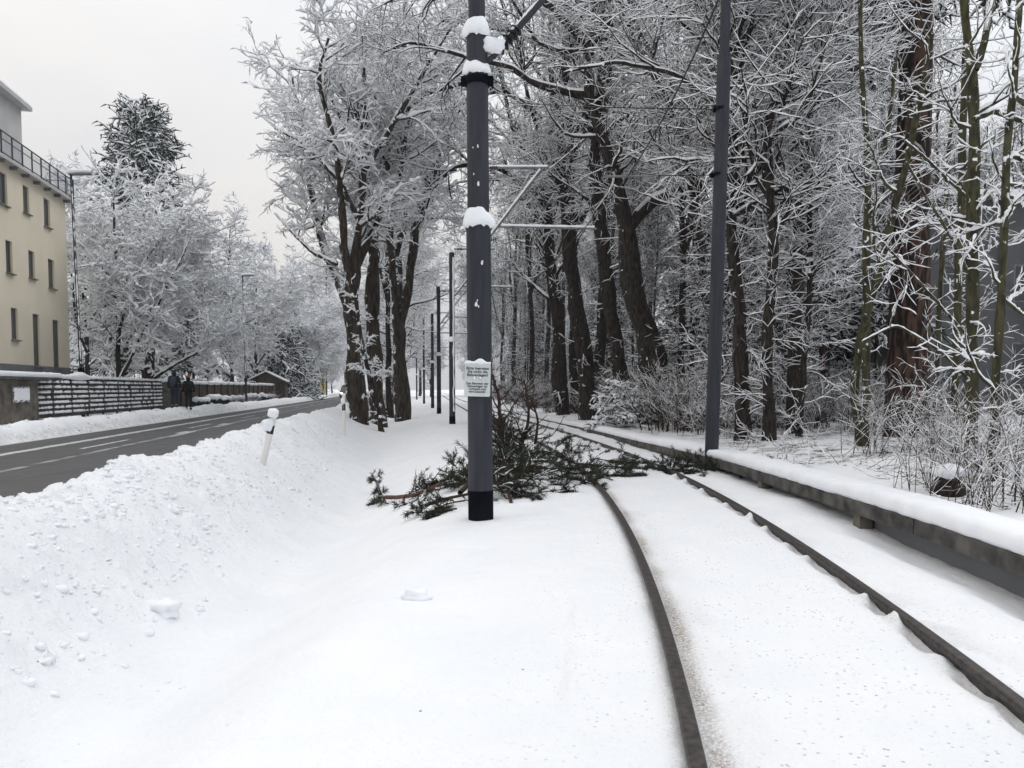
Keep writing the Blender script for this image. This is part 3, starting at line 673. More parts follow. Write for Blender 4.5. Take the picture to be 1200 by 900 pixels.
px_tree('forest_tree', [[(846, 505, 10), (842, 450, 10), (832, 380, 9), (822, 310, 8), (815, 240, 9), (808, 180, 7), (790, 130, 6), (768, 90, 6), (735, 40, 5), (722, -30, 4)],
    [(814, 230, 6), (835, 205, 6), (870, 190, 5), (900, 160, 3)], [(812, 200, 5), (800, 150, 4), (820, 90, 3)]], 24,
    'thin bowed dark stem bending left behind the plain tram pole', 25, cfg=dict(snow=.015, r4=.008, t0=.425, n1=34, n2=260, n3=825, n4=1540, l1=3), group=FG)
px_tree('forest_tree', [[(870, 519, 20), (871, 470, 17), (868, 400, 15), (862, 330, 13), (857, 250, 12), (857, 170, 12), (852, 90, 10), (850, 10, 9), (845, -120, 6)],
    [(857, 160, 8), (880, 125, 7), (915, 95, 6), (960, 60, 4)], [(855, 140, 6), (830, 115, 6), (790, 85, 5), (720, 72, 4), (660, 85, 2)], [(851, 60, 6), (830, 20, 5), (790, -30, 4)]], 18,
    'upright dark tree immediately right of the plain tram pole', 26, cfg=dict(t0=.4, n1=44, n2=270, n3=900, n4=1650, l1=3, rk=.6, r3=.007, r4=.005, snow=.011), group=FG)
px_tree('forest_tree', [[(901, 519, 15), (902, 470, 13), (896, 400, 11), (905, 330, 11), (907, 270, 10), (899, 215, 11), (896, 140, 12), (925, 90, 8), (975, 55, 7), (1040, 25, 4)],
    [(896, 138, 9), (912, 100, 8), (925, 40, 6), (940, -40, 4)], [(897, 145, 7), (870, 110, 6), (850, 60, 5), (825, 0, 4)], [(907, 215, 6), (925, 223, 5), (970, 218, 4), (1015, 210, 3)]], 17,
    'slightly crooked dark tree, second to the right of the plain tram pole', 27, cfg=dict(t0=.4, n1=44, n2=320, n3=1125, n4=2090, l1=2.6, rk=.6, r3=.007, r4=.005, snow=.011), group=FG)
px_tree('forest_tree', [[(935, 517, 7), (940, 450, 7), (947, 380, 6), (950, 320, 6), (948, 240, 5), (955, 160, 4), (950, 60, 3)]], 17.5,
    'very thin straight stem left of the greenish multi-stemmed tree', 28, cfg=dict(t0=.42, n1=20, n2=110, n3=525, n4=990, l1=1.6, l2=1.1, l3=.7, r3=.006, r4=.005, snow=.012), group=FG)
px_tree('forest_tree', [[(920, 505, 16), (925, 430, 16), (935, 330, 16), (945, 230, 16), (958, 150, 15), (970, 60, 12), (980, -80, 8)],
    [(956, 150, 12), (985, 100, 11), (1030, 50, 8), (1060, 20, 6)], [(946, 215, 8), (925, 265, 7), (910, 200, 6), (890, 100, 5), (880, 20, 3)], [(962, 110, 8), (930, 60, 6), (905, 0, 4)]], 24,
    'broad dark tree with rising limbs between the crooked tree and the pine', 29, cfg=dict(n1=60, n2=380, n3=1275, n4=2310, l1=3.2, rk=.6, r3=.007, r4=.005, snow=.011), group=FG)
px_tree('multi_stem_tree', [[(1012, 524, 10), (1015, 450, 9), (1016, 380, 9), (1014, 300, 8), (1018, 240, 8), (1018, 190, 7), (1010, 100, 5), (1008, 0, 4)],
    [(1008, 520, 10), (1000, 470, 9), (1005, 410, 8), (1024, 340, 8), (1045, 260, 7), (1065, 180, 6), (1080, 110, 5), (1092, 40, 3)],
    [(1018, 225, 5), (1035, 180, 5), (1045, 120, 4), (1052, 50, 3)]], 14.5,
    'greenish tree with several thin mossy stems fanning up left of the big pine', 30, bark=moss_bark, cfg=dict(t0=.425, n1=18, n2=80, n3=225, n4=330, l1=1.5, l2=1.2, l3=.7, l4=.4, rk=.4, lump=.1, r3=.004, r4=.003, snow=.008, epi=20, le=.6), group=FG)
px_tree('sapling', [[(1139, 532, 15), (1138, 470, 13), (1139, 400, 13), (1140, 320, 13), (1139, 250, 13), (1142, 170, 12), (1141, 90, 10), (1130, 20, 8), (1125, -80, 5)],
    [(1143, 82, 8), (1156, 40, 7), (1168, -20, 6), (1178, -100, 4)],
    [(1138, 235, 4), (1110, 210, 3), (1090, 190, 3), (1060, 165, 2)],
    [(1139, 330, 4), (1110, 270, 3), (1085, 230, 3), (1062, 190, 2)],
    [(1139, 400, 4), (1095, 350, 3), (1050, 300, 2.5), (1020, 270, 2)],
    [(1140, 240, 5), (1150, 235, 4), (1175, 215, 4), (1215, 220, 3)],
    [(1142, 140, 6), (1165, 130, 6), (1190, 140, 5), (1240, 150, 4)],
    [(1140, 450, 4), (1100, 410, 3), (1050, 380, 2.5), (1010, 400, 2)]], 10.5,
    'olive-green slender tree with snowy thin branches, right of the big pine', 31, bark=moss_bark,
    cfg=dict(n1=16, n2=60, n3=112, n4=121, l1=1.1, l2=.7, l3=.4, l4=.22, t0=.42, rk=.35, lump=.12, r3=.0035, r4=.0025, snow=.010, epi=10, le=.5, a1=(40, 80)), group=FG)
px_tree('sapling', [[(1118, 520, 8), (1120, 440, 8), (1122, 360, 8), (1125, 280, 8), (1127, 200, 8), (1130, 100, 7), (1133, 20, 5), (1135, -60, 4)],
    [(1126, 210, 4), (1150, 170, 3), (1180, 150, 2)]], 12.5,
    'thin speckled stem close behind the olive-green slender tree', 32, bark=moss_bark, cfg=dict(n1=12, n2=40, n3=82, n4=93, l1=1.1, l2=.7, l3=.4, l4=.22, rk=.35, lump=.12, r3=.0035, r4=.0025, snow=.008, epi=10, le=.5), group=FG)
px_tree('sapling', [[(1163, 540, 10), (1166, 470, 9), (1172, 380, 9), (1176, 290, 8), (1178, 200, 8), (1188, 100, 7), (1195, 0, 6), (1200, -80, 4)],
    [(1178, 230, 5), (1200, 235, 4), (1230, 225, 4)], [(1180, 180, 5), (1205, 190, 5), (1240, 170, 3)], [(1186, 110, 5), (1210, 130, 5), (1240, 120, 3)],
    [(1175, 350, 4), (1200, 370, 3), (1230, 365, 3)]], 9.5,
    'sapling carrying thick snow pillows, right of the olive-green slender tree', 33, bark=moss_bark, cfg=dict(n1=20, n2=60, n3=105, n4=110, l1=1.0, l2=.6, l3=.35, l4=.2, rk=.35, r3=.0035, r4=.0025, snow=.017, epi=8, le=.4, lump=.25, a1=(40, 85)), group=FG)
px_tree('sapling', [[(1092, 530, 5), (1098, 420, 5), (1102, 330, 5), (1108, 250, 5), (1112, 170, 4), (1120, 100, 3)]], 13.5,
    'reedy stem leaning right just behind the big pine', 34, bark=moss_bark, cfg=dict(n1=10, n2=34, n3=67, n4=77, l1=1.0, l2=.8, l3=.5, l4=.3, rk=.35, lump=.12, r3=.0035, r4=.0025, snow=.008, epi=10, le=.5), group=FG)

# ------------------------------------------------------------------ conifers
def conifer(r, H, z0, spread, n, droop, snow, thin=1.0, pw=.75):
    """needle crown: whorls of drooping boughs with side sprays; returns needle+snow geo (slots 0 needles, 1 snow)"""
    t = np.sort(r.random(n))**.9; z = z0+(H-z0)*t; az = r.random(n)*6.28; ln = spread*(1-t)**pw*(.6+.7*r.random(n))+.3
    K = 6; u = np.linspace(0, 1, K)
    x = ln[:, None]*u; zz = z[:, None] + ln[:, None]*(.18*u - droop*u**2)
    Pb = np.stack([x*np.cos(az)[:, None], x*np.sin(az)[:, None], zz], -1)+r.normal(0, .03, (n, K, 3)); Pb[:, 0, :2] = 0
    Rb = np.linspace(.05, .02, K)[None]*np.ones((n, 1))*thin
    g = Geo(); g.tubes(Pb, Rb, 3, 0)
    s2 = spawn(r, Pb, Rb, n*11, .15, 1, spread*.30, (40, 65), 4, .08, (-.05, -.10), .9, .03*thin)
    s3 = spawn(r, *s2, n*30, .1, 1, spread*.13, (35, 60), 3, .1, (-.08, -.12), .9, .022*thin)
    g.tubes(s2[0], s2[1]*1.4, 3, 0); g.tubes(s3[0], s3[1]*1.5, 3, 0)
    snow_tubes(g, r, Pb, Rb*1.6, snow*1.6, 1); snow_tubes(g, r, s2[0], s2[1]*1.6, snow*1.3, 1, keep=.75); snow_tubes(g, r, s3[0], s3[1]*1.5, snow, 1, 3, keep=.5, fine=False)
    return g
def place_conifer(name, loc, H, z0, spread, n, droop, snow, r0, label, seed, group=None, bark=pine_bark, lean=0, thin=1.0, pw=.75):
    r = np.random.default_rng(seed); e = empty(name, loc, r.random()*6, label, 'tree', group)
    g = Geo(); zz = np.linspace(-.3, H, 14); pts = np.stack([np.cumsum(r.normal(0, .02, 14)), np.cumsum(r.normal(0, .02, 14)), zz], -1)
    g.tubes(pts, r0*np.linspace(1.12, .1, 14)*(1+r.normal(0, .03, 14)), 16); g.build('trunk', bark, e)
    conifer(r, H, z0, spread, n, droop, snow, thin, pw).build('crown', [needle_m, twig_snow], e); return e
b0 = onG(1061, 512, .3); b0 = P(1061, 512, 18.0); b0.z = gz(b0.x, b0.y)
bp_ = place_conifer('big_pine', tuple(b0), 23, 9.5, 4.2, 60, .25, .05, .45, 'big pine with thick red-brown furrowed trunk and no low branches', 41)
b1 = P(172, 440, 62); place_conifer('spruce_tree', (b1.x, b1.y, .3), 24.0, 2, 4.9, 330, .25, .034, .35, 'tall dark spruce rising above the snowy garden trees behind the fence', 42, thin=2.0, pw=.5)
b1 = P(316, 440, 95); place_conifer('yew_tree', (b1.x, b1.y, .2), 12.5, .4, 6.0, 190, .45, .04, .3, 'rounded dark evergreen behind the garden sheds on the left of the road', 43, thin=2.4)
b1 = P(351, 450, 114); place_conifer('spruce_tree', (b1.x, b1.y, .2), 8.5, .4, 2.8, 80, .5, .09, .25, 'small snow-heaped conifer by the far end of the road', 44, thin=1.8)

# ------------------------------------------------------------------ background trees: prototypes copied as individuals
def proto_tree(seed, H, r0, nf, cfg, bark=None, spread=(12, 30), crooked=.05, fork=(.25, .5)):
    r = np.random.default_rng(seed); c = dict(DEC); c.update(cfg); mj = gen_majors(r, H, r0, nf, spread=spread, crooked=crooked, fork=fork)
    tg, cg = tree_geo(r, mj, c); return tg.mesh('trunk', [bark or bark_m]), cg.mesh('crown', [twig_m, twig_snow])
ORD = ['', 'second ', 'third ', 'fourth ', 'fifth ', 'sixth ', 'seventh ', 'eighth ', 'ninth ', 'tenth ', 'eleventh ', 'twelfth ', 'thirteenth ', 'fourteenth ', 'fifteenth ', 'sixteenth ', 'seventeenth ', 'eighteenth ', 'nineteenth ', 'twentieth ', 'twenty-first ', 'twenty-second ', 'twenty-third ', 'twenty-fourth ']
REP = []
def relabel(objs, base, zones, bands):
    """single each repeat out by the landmark it shows behind or beside, its depth, and its order there"""
    cells = {}
    for o in objs:
        X, Y = o.location.x, o.location.y; px = 600+900*X/Y
        zn = next(n for lim, n in zones if px < lim); bn = next(n for lim, n in bands if Y < lim)
        cells.setdefault((zn, bn), []).append((px, o))
    for (zn, bn), L_ in cells.items():
        L_.sort(key=lambda t: t[0])
        for k, (px, o) in enumerate(L_):
            w = '' if len(L_) == 1 else ', leftmost there' if k == 0 else ', '+ORD[k]+'from the left there'
            o['label'] = f'{bn} {base} {zn}{w}'
def use_proto(p, name, loc, rz, sc, label, group, cat='tree', names=('trunk', 'crown')):
    e = empty(name, loc, rz, label, cat, group); e.scale = (sc, sc, sc)
    for nm, me in zip(names, p):
        o = bpy.data.objects.new(nm, me); COL.objects.link(o); o.parent = e
    return e
FCFG = dict(n1=38, n2=260, n3=1000, n4=2100, r3=.014, r4=.012, snow=.008, keep=.42, t0=.4, epi=18, lump=.1)
SKYC = dict(DEC, n1=44, n2=300, n3=1300, n4=3200, snow=.04)
protos = [proto_tree(100+i, 20+2*(i % 3), .19+.03*(i % 3), 3, FCFG, spread=(8, 24), fork=(.3, .6)) for i in range(5)]
snowy_protos = [proto_tree(160+i, 20+2*(i % 3), .19+.03*(i % 3), 3, SKYC, spread=(10, 28), fork=(.3, .6)) for i in range(3)]
thin_protos = [proto_tree(120+i, 13, .075, 1, dict(n1=36, n2=200, n3=900, n4=2200, l1=2.2, l2=1.3, l3=.8, l4=.5, r3=.011, r4=.009, snow=.007, keep=.42, lump=.1), spread=(6, 18), crooked=.04) for i in range(3)]
wide_protos = [proto_tree(140+i, 14, .17, 5, dict(n1=90, n2=480, n3=1700, n4=3700, l1=3.0, l2=1.5, l3=.9, l4=.5, r3=.010, r4=.008, snow=.085, keep=.9, lump=.6), spread=(20, 48), fork=(.12, .45)) for i in range(3)]
occ = [(1.5, 8)]
r = np.random.default_rng(5)
cands = []
while len(cands) < 150:
    Y = 20+150*r.random()**1.5; X = float(xb(Y))+1.6+ (3+.75*Y)*r.random()**1.15
    if X > 12.5 and Y < 44 and X < 34: continue
    px = 600+900*X/Y
    if px > 1260: continue
    if px > 1060 and Y < 30: continue
    if any((X-a)**2+(Y-b_)**2 < (1.5 if Y < 60 else 2.4)**2 for a, b_ in cands): continue
    cands.append((X, Y))
BG = 'background trees of the wood'
for i, (X, Y) in enumerate(cands):
    thin = (i % 3 == 0)
    p = (thin_protos if thin else protos)[int(r.integers(3 if thin else 5))]
    use_proto(p, 'young_forest_tree' if thin else 'background_forest_tree', (X, Y, gz(X, Y)-.1), r.random()*6.28, r.uniform(.8, 1.2),
              'thin young snow-covered tree in the depth of the wood right of the track' if thin else 'tall bare snow-covered tree in the depth of the wood right of the track',
              'young trees in the depth of the wood' if thin else BG)
rr_ev = np.random.default_rng(33)  # evergreens with little snow, added to make the wood's interior darker
evp = []
for i in range(3):
    q_ = np.random.default_rng(300+i); gt = Geo(); zz_ = np.linspace(-.3, 12, 10); gt.tubes(np.stack([zz_*0, zz_*0, zz_], -1), .17*np.linspace(1.1, .1, 10), 10)
    evp.append((gt.mesh('trunk', [pine_bark]), conifer(q_, 12, .5+.8*i, 2.6, 90, .35, .02, 1.3).mesh('crown', [needle_m, twig_snow])))
for k, (px, Y) in enumerate(((872, 30), (905, 34), (965, 27), (990, 33), (1035, 36), (1045, 46), (930, 48), (810, 44), (790, 56), (725, 62), (700, 74), (650, 84), (1090, 50), (600, 100), (860, 60), (1000, 58), (755, 80), (625, 70))):
    X = (px-600)/900*Y; use_proto(evp[k % 3], 'darkening_conifer', (X, Y, gz(X, Y)-.1), k*1.3, .75+.5*rr_ev.random(), 'dark conifer', 'dark conifers in the depth of the wood')
# far trees closing the view and further trees along the verge
r = np.random.default_rng(8)
for k, Y in enumerate((50, 56, 63, 70, 78, 88, 100, 115)):
    X = float(xbench(Y))*.52+float(xr(Y))*.48+.3*(k % 2)
    use_proto(snowy_protos[k % 3], 'verge_tree', (X, Y, gz(X, Y)-.1), r.random()*6, 1.1, 'bare snow-covered tree in the verge row beyond the three big forked trees', 'farther trees of the verge row')
n = 0
while n < 46:
    Y = r.uniform(120, 260); X = r.uniform(-.34*Y, .15*Y)
    e_ = X-float(xf(Y)); 
    if -1.0 < X-float(xf(Y)) < 7.5: continue
    if abs(X-float(xc(Y))) < 3: continue
    use_proto(snowy_protos[n % 3] if n % 2 else wide_protos[n % 3], 'distant_tree', (X, Y, gz(X, Y)-.1), r.random()*6, r.uniform(.9, 1.35), 'pale snow-covered tree far off where road and track disappear', 'distant trees closing the view'); n += 1
# garden trees left of the road
def left_tree(px, Y, sc, label, k, group='snowy garden trees left of the road', P_=wide_protos):
    q = P(px, 450, Y); return use_proto(P_[k % len(P_)], 'garden_tree', (q.x, Y, gz(q.x, Y)-.1), r.random()*6, sc, label, group)
left_tree(136, 42, .93, 'broad low-forked snowy garden tree behind the slatted fence beside the cream house', 0)
left_tree(182, 47, .95, 'snow-laden garden tree behind the two walkers', 1)
left_tree(100, 56, 1.12, 'snow-laden tree behind the far corner of the cream house', 2)
left_tree(225, 66, 1.0, 'dense snowy tree behind the round clipped shrubs', 0)
left_tree(272, 72, 1.18, 'snowy tree rising behind the second street lamp', 1)
left_tree(300, 84, 1.15, 'snowy tree over the small garden shed', 2)
left_tree(345, 100, 1.15, 'snowy tree behind the rounded dark evergreen', 0)
left_tree(366, 112, .85, 'snowy tree hiding most of the pale yellow house', 1)
left_tree(378, 122, .7, 'small snowy tree beside the pale yellow house', 2)
for k in range(22):
    Y = r.uniform(60, 190); X = float(xf(Y))-6-r.random()**1.3*.42*Y
    use_proto(wide_protos[k % 3] if k % 2 else snowy_protos[k % 3], 'far_garden_tree', (X, Y, gz(X, Y)-.1), r.random()*6, r.uniform(.7, .95), 'snow-covered tree among the gardens beyond the front row left of the road', 'farther garden trees left of the road')

# ------------------------------------------------------------------ shrubs and undergrowth
def shrub_mesh(seed, H, n, snow, spread=.5, rt=.006):
    r = np.random.default_rng(seed); K = 6
    az = r.random(n)*6.28; lean = r.random(n)*spread; ln = H*(.5+.6*r.random(n)); u = np.linspace(0, 1, K)
    b_ = r.normal(0, .2*H, (n, 2))
    x = b_[:, :1]+ln[:, None]*u*lean[:, None]*np.cos(az)[:, None]*(.6+.6*u); y = b_[:, 1:]+ln[:, None]*u*lean[:, None]*np.sin(az)[:, None]*(.6+.6*u)
    z = ln[:, None]*(u-.18*lean[:, None]*u**2)-.05
    Pb = np.stack([x, y, z], -1)+np.cumsum(r.normal(0, .028*H, (n, K, 3)), 1)*np.linspace(0, 1, K)[None, :, None]; Rb = np.linspace(1, .35, K)[None]*(rt*1.7)*(.6+.8*r.random((n, 1)))
    s2 = spawn(r, Pb, Rb, n*6, .06, 1, H*.38, (25, 60), 4, .14, (.04, 0), .7, rt*.75)
    s3 = spawn(r, *s2, n*16, .15, 1, H*.2, (25, 60), 3, .15, (.02, 0), .8, rt*.6)
    g = Geo(); g.tubes(Pb, Rb, 4, 0); g.tubes(*s2, 3, 0); g.tubes(*s3, 3, 0)
    snow_tubes(g, r, Pb, Rb, snow*1.2, 1, keep=.7); snow_tubes(g, r, *s2, snow, 1, keep=.65); snow_tubes(g, r, *s3, snow*.8, 1, 3, keep=.5, fine=False)
    return g
SHM = [shrub_mesh(200+i, 1.9, 24, .0085, .55, .005).mesh('shrub', [shrub_m, twig_snow]) for i in range(3)]
SHF = [shrub_mesh(210+i, 1.9, 38, .010, .6, .009).mesh('shrub', [shrub_m, twig_snow]) for i in range(3)]
def shrub(me, X, Y, sc, rz, name, label, group, cat='shrub'):
    o = bpy.data.objects.new(name, me); COL.objects.link(o); o.location = (X, Y, gz(X, Y)-.03); o.rotation_euler = (0, 0, rz); o.scale = (sc, sc, sc); tag(o, label, cat, group); return o
r = np.random.default_rng(17)
for (px, py, Y, sc, lab) in ((1085, 575, 9.2, .62, 'low snowy shrub with curling twigs left of the dark stump'),
                            (1172, 590, 7.6, .62, 'bushy brown-twigged shrub overhanging the edge beam at the right edge'),
                            (1205, 560, 8.2, .8, 'tallest brown-twigged shrub at the right border'),
                            (1140, 560, 9.6, .6, 'snow-dusted shrub around the foot of the olive-green slender tree'),
                            (1040, 560, 12.5, .7, 'thin twiggy shrub in front of the big pine'),
                            (1185, 540, 10.3, .8, 'shrub with outspread snowy twigs behind the bushy one at the right edge'),
                            (1100, 545, 12.2, .65, 'shrub growing between the big pine and the olive-green slender tree')):
    q = P(px, py, Y); shrub(SHM[int(r.integers(3))], q.x, Y, sc, r.random()*6, 'snowy_shrub', lab, 'shrubs at the near edge of the wood')
pts = []
while len(pts) < 120:
    Y = 13+75*r.random()**1.7; X = float(xb(Y))+2.0+(1.5+.42*Y)*r.random()**1.5; px = 600+900*X/Y
    if px > 1230 or (X > 12.2 and Y < 44): continue
    if px > 880 and Y < 19: continue
    if any((X-a)**2+(Y-b_)**2 < .7 for a, b_ in pts): continue
    pts.append((X, Y)); near = Y < 22
    shrub((SHM if near else SHF)[int(r.integers(3))], X, Y, r.uniform(.7, 1.15), r.random()*6, 'undergrowth_shrub', 'snow-covered twiggy shrub of the undergrowth in the wood', 'undergrowth shrubs in the wood')
for k in range(16):
    Y = 50+k*5.5; X = float(xbench(Y))*.35+float(xr(Y))*.65+r.normal(0, .5)
    shrub(SHF[k % 3], X, Y, r.uniform(.35, .7), r.random()*6, 'verge_shrub', 'small snow-covered shrub between the trees of the verge row', 'shrubs under the verge trees')
# fallen twigs and leaf litter poking through the snow of the forest floor (uncountable)
dr_ = np.random.default_rng(55); ND = 4200; Yd = 6+34*dr_.random(ND)**1.5; Xd = xb(Yd)+.9+(1+.45*Yd)*dr_.random(ND)**1.2
cl_ = vnoise(Xd*.7, Yd*.7, 5); k = cl_ > .42; Xd, Yd = Xd[k], Yd[k]; ND = len(Xd)
Zd = np.array([gz(a, b2) for a, b2 in zip(Xd, Yd)]); az = dr_.random(ND)*6.28; el = dr_.random(ND)**2*1.1; Ld = .12+.45*dr_.random(ND)**2
dv = np.stack([np.cos(az)*np.cos(el), np.sin(az)*np.cos(el), np.sin(el)], -1)
u_ = np.linspace(0, 1, 5); Pd = np.stack([Xd, Yd, Zd+.004], -1)[:, None]+dv[:, None]*(Ld[:, None]*u_)[..., None]+np.cumsum(dr_.normal(0, .02, (ND, 5, 3)), 1)
for j in range(ND): Pd[j, :, 2] = np.maximum(Pd[j, :, 2], Zd[j]+.003)
Rd = (.002+.005*dr_.random(ND)**2)[:, None]*np.linspace(1, .4, 5)[None]
g = Geo(); g.tubes(Pd, Rd, 4, 0); snow_tubes(g, dr_, Pd, Rd, .010, 1, keep=.45, fine=False)
tag(g.build('forest_litter', [shrub_m, twig_snow]), 'fallen twigs poking through the snow of the wood floor', 'litter', kind='stuff')
# dark evergreen ground shrub at the beam and dark stump
q = P(722, 500, 25.5)
cg = conifer(np.random.default_rng(61), 1.5, .0, 1.0, 40, .2, .03, .6)
o = cg.build('evergreen_bush', [needle_m, twig_snow], loc=(q.x, q.y, gz(q.x, q.y)-.05)); tag(o, 'small dark evergreen bush at the foot of the brownish slanting trunk', 'shrub')
q = P(1112, 583, 8.9); st = empty('tree_stump', (q.x, q.y, gz(q.x, q.y)), 0, 'dark round snow-capped stump between the shrubs behind the edge beam', 'stump')
g = Geo(); g.lathe((0, 0, 0), [(.01, -.05), (.17, -.05), (.19, .05), (.16, .17), (.13, .24), (.01, .25)], 12, 0, .2); g.build('stump_wood', bark_m, st)
g = Geo(); g.blob((0, 0, .26), (.2, .19, .09), 0, 14, 8, .15, 3); g.build('snow_cap', snow_m, st)

# ------------------------------------------------------------------ tram poles
def snow_ring(g, c, r0, h, side=0.0, seed=1, m=0):
    """heap of snow lying on a step of the pole"""
    rr = np.random.default_rng(seed); n = 28; prof = [(1.02, -.05), (1.22, -.035), (1.32, .02), (1.27, .25), (1.1, .55), (.85, .8), (.5, .95), (.02, 1.0)]
    v = []; ph = rr.random(4)*6
    for (a, z) in prof:
        for i in range(n):
            t = 2*math.pi*i/n; w = 1+.06*math.sin(3*t+ph[0])+.05*math.sin(5*t+ph[1])+rr.normal(0, .012)
            hh = h*(1+.22*math.sin(t+ph[2])+.12*math.sin(2*t+ph[3])); drip = rr.normal(0, .012) if z < 0 else 0
            v.append((c[0]+r0*a*w*math.cos(t)-side*r0*.2, c[1]+r0*a*w*math.sin(t), c[2]+(z*hh if z > 0 else z*.6+drip)))
    f = [(k*n+i, k*n+(i+1) % n, (k+1)*n+(i+1) % n, (k+1)*n+i) for k in range(len(prof)-1) for i in range(n)]
    g.add(v, f, m)
def tram_pole(base, sections, label, leanx=0.0, collar=None, plinth=.35, snow=True, side_snow=False, group='tram overhead line poles'):
    """sections: [(height to, radius)...]; stands at base"""
    e = empty('tram_pole', tuple(base), 0, label, 'pole', group); e.rotation_euler = (0, leanx, 0)
    g = Geo(); z = -.4; parts = [(-.4, plinth, sections[0][1]+.003)]
    g.cyl((0, 0, -.5), (0, 0, plinth), sections[0][1]+.004, n=28); g.build('tar_foot', steel_dark, e).data.shade_smooth()
    z = plinth; g = Geo()
    for k, (zt, rad) in enumerate(sections):
        g.cyl((0, 0, z), (0, 0, zt), rad, rad*.985, 28); 
        if k < len(sections)-1: g.cyl((0, 0, zt-.03), (0, 0, zt+.02), rad*1.03, rad*1.03, 28)
        z = zt
    o = g.build('shaft', steel, e, smooth=False)
    for poly in o.data.polygons: poly.use_smooth = len(poly.vertices) == 4
    if snow:
        for k in range(len(sections)-1):
            g = Geo(); snow_ring(g, (0, 0, sections[k][0]+.02), sections[k][1], .22 if k == 0 else .17, .0, 3+k); 
            sm = g.build('snow_heap', snow_m, e)
    if side_snow:
        g = Geo(); n = 24; zz = np.linspace(plinth+.2, sections[-1][0]-.2, n); p = np.stack([np.full(n, sections[0][1]*.55)+np.random.default_rng(2).normal(0, .01, n), np.full(n, -sections[0][1]*.8), zz], -1)
        g.tubes(p, np.full(n, .035)+np.random.default_rng(3).normal(0, .006, n), 6); g.build('blown_snow', snow_m, e)
    return e
def cantilever(base, zs, zt, reach, zreg, regx, label, dirx=1.0, diry=0.0, snow=.03):
    e = empty('cantilever_arm', (base[0], base[1], 0), 0, label, 'cantilever', 'cantilever arms carrying the tram wire')
    def pt(t, z): return np.array((dirx*t, diry*t, z))
    g = Geo()
    A, B = pt(.12, zs), pt(reach, zt)
    s = np.linspace(0, 1, 9)[:, None]; pl = A*(1-s)+B*s; pl = np.vstack([pl[:-1], B+pt(.05, .0)*[1, 1, 0]+np.array((0, 0, .03)), ]); g.tubes(pl, np.full(len(pl), .032), 10)
    g.build('strut', galv, e)
    g2 = Geo(); g2.cyl(pt(.1, zt+.04), pt(reach+.2, zt+.04), .028, n=10); g2.build('top_tube', galv, e)
    k = (zreg-zs)/(zt-zs); C = A*(1-k)+B*k
    g3 = Geo(); g3.cyl(C, pt(regx, zreg-.05), .026, n=10); g3.build('registration_tube', galv, e)
    g4 = Geo()
    for q in (pt(.22, zs+.08), pt(.25, zt+.04)):
        for j in range(4): g4.cyl(q+np.array((j*.05*dirx, j*.05*diry, 0)), q+np.array((j*.05*dirx+.02, j*.05*diry, 0)), .06, .045, 10)
    g4.build('insulator', wire_m, e)
    r = np.random.default_rng(4); g5 = Geo()
    for (p, q) in ((A, B), (pt(.1, zt+.04), pt(reach+.2, zt+.04)), (C, pt(regx, zreg-.05))):
        n = 26; s = np.linspace(.04, .98, n)[:, None]; pl = p*(1-s)+q*s; pl[:, 2] += .035+snow*.4; g5.tubes(pl, snow*(.75+.5*r.random(n)), 6)
    g5.build('snow_cover', twig_snow, e)
    g6 = Geo(); g6.cyl(pt(regx, zreg-.05), pt(regx-.05, zreg-.30), .010, n=6); g6.cyl(pt(regx-.05, zreg-.30), pt(regx+.45, zreg-.24), .010, n=6); g6.build('steady_arm', wire_m, e)
    return e
WZ = 5.25
nb = P(563.5, 600, 8.7); nb.z = gz(nb.x, nb.y)
near = tram_pole(nb, [(3.2-nb.z, .140), (4.86-nb.z, .122), (5.28-nb.z, .118), (6.6-nb.z, .093), (8.0-nb.z, .09)], 'nearest, thickest tram pole, dark grey with black foot and a white notice', leanx=-.006, plinth=.33)
# clamp collar with eye and the rising arm
col = Geo(); zc = 4.80-nb.z; col.cyl((0, 0, zc-.05), (0, 0, zc+.03), .142, n=28)
for sx_ in (-.15, .15): col.box((sx_, -.02, zc-.01), (.06, .05, .10))
col.build('clamp', steel_dark, near, smooth=False)
pp = Geo(); r = np.random.default_rng(12)
for k in range(11):                       # flaked paint showing light primer
    a = R_(-95+r.normal(0, 14)); zz = r.choice([4.05, 3.75, 3.62, 3.66, 2.75, 2.35, 1.9], p=[.15, .2, .25, .15, .1, .1, .05])-nb.z+r.normal(0, .03); rad = (.1225 if zz > 3.2-nb.z else .1405)+.001
    s = .010+.015*r.random(); v = []
    for j in range(7):
        t = j*2*math.pi/7; q = s*(.5+.7*r.random()); v.append((rad*math.cos(a+q*math.cos(t)/rad*.7), rad*math.sin(a+q*math.cos(t)/rad*.7), zz+q*1.2*math.sin(t)))
    pp.face(v)
pp.build('paint_chips', white_pl, near)
ca = empty('cantilever_arm', (nb.x, nb.y, 0), 0, 'snow-covered arm rising to the right from the clamp of the nearest tram pole', 'cantilever', 'cantilever arms carrying the tram wire')
A = P(578, 66, 8.7)-Vector((nb.x, nb.y, 0)); Bv = P(640, -5, 8.75)-Vector((nb.x, nb.y, 0)); D = P(720, -95, 8.8)-Vector((nb.x, nb.y, 0))
g = Geo(); s = np.linspace(0, 1, 14)[:, None]; pl = np.array(A)*(1-s)+np.array(D)*s; g.tubes(pl, np.full(14, .034), 12); g.cyl(A-Vector((.14, 0, .12)), A, .03, n=10); g.build('strut', steel, ca)
g = Geo()
for j in range(5): q = np.array(A)*(1-.05-.035*j)+np.array(D)*(.05+.035*j); q2 = np.array(A)*(1-.065-.035*j)+np.array(D)*(.065+.035*j); g.cyl(q, q2, .075, .05, 12)
g.build('insulator', wire_m, ca)
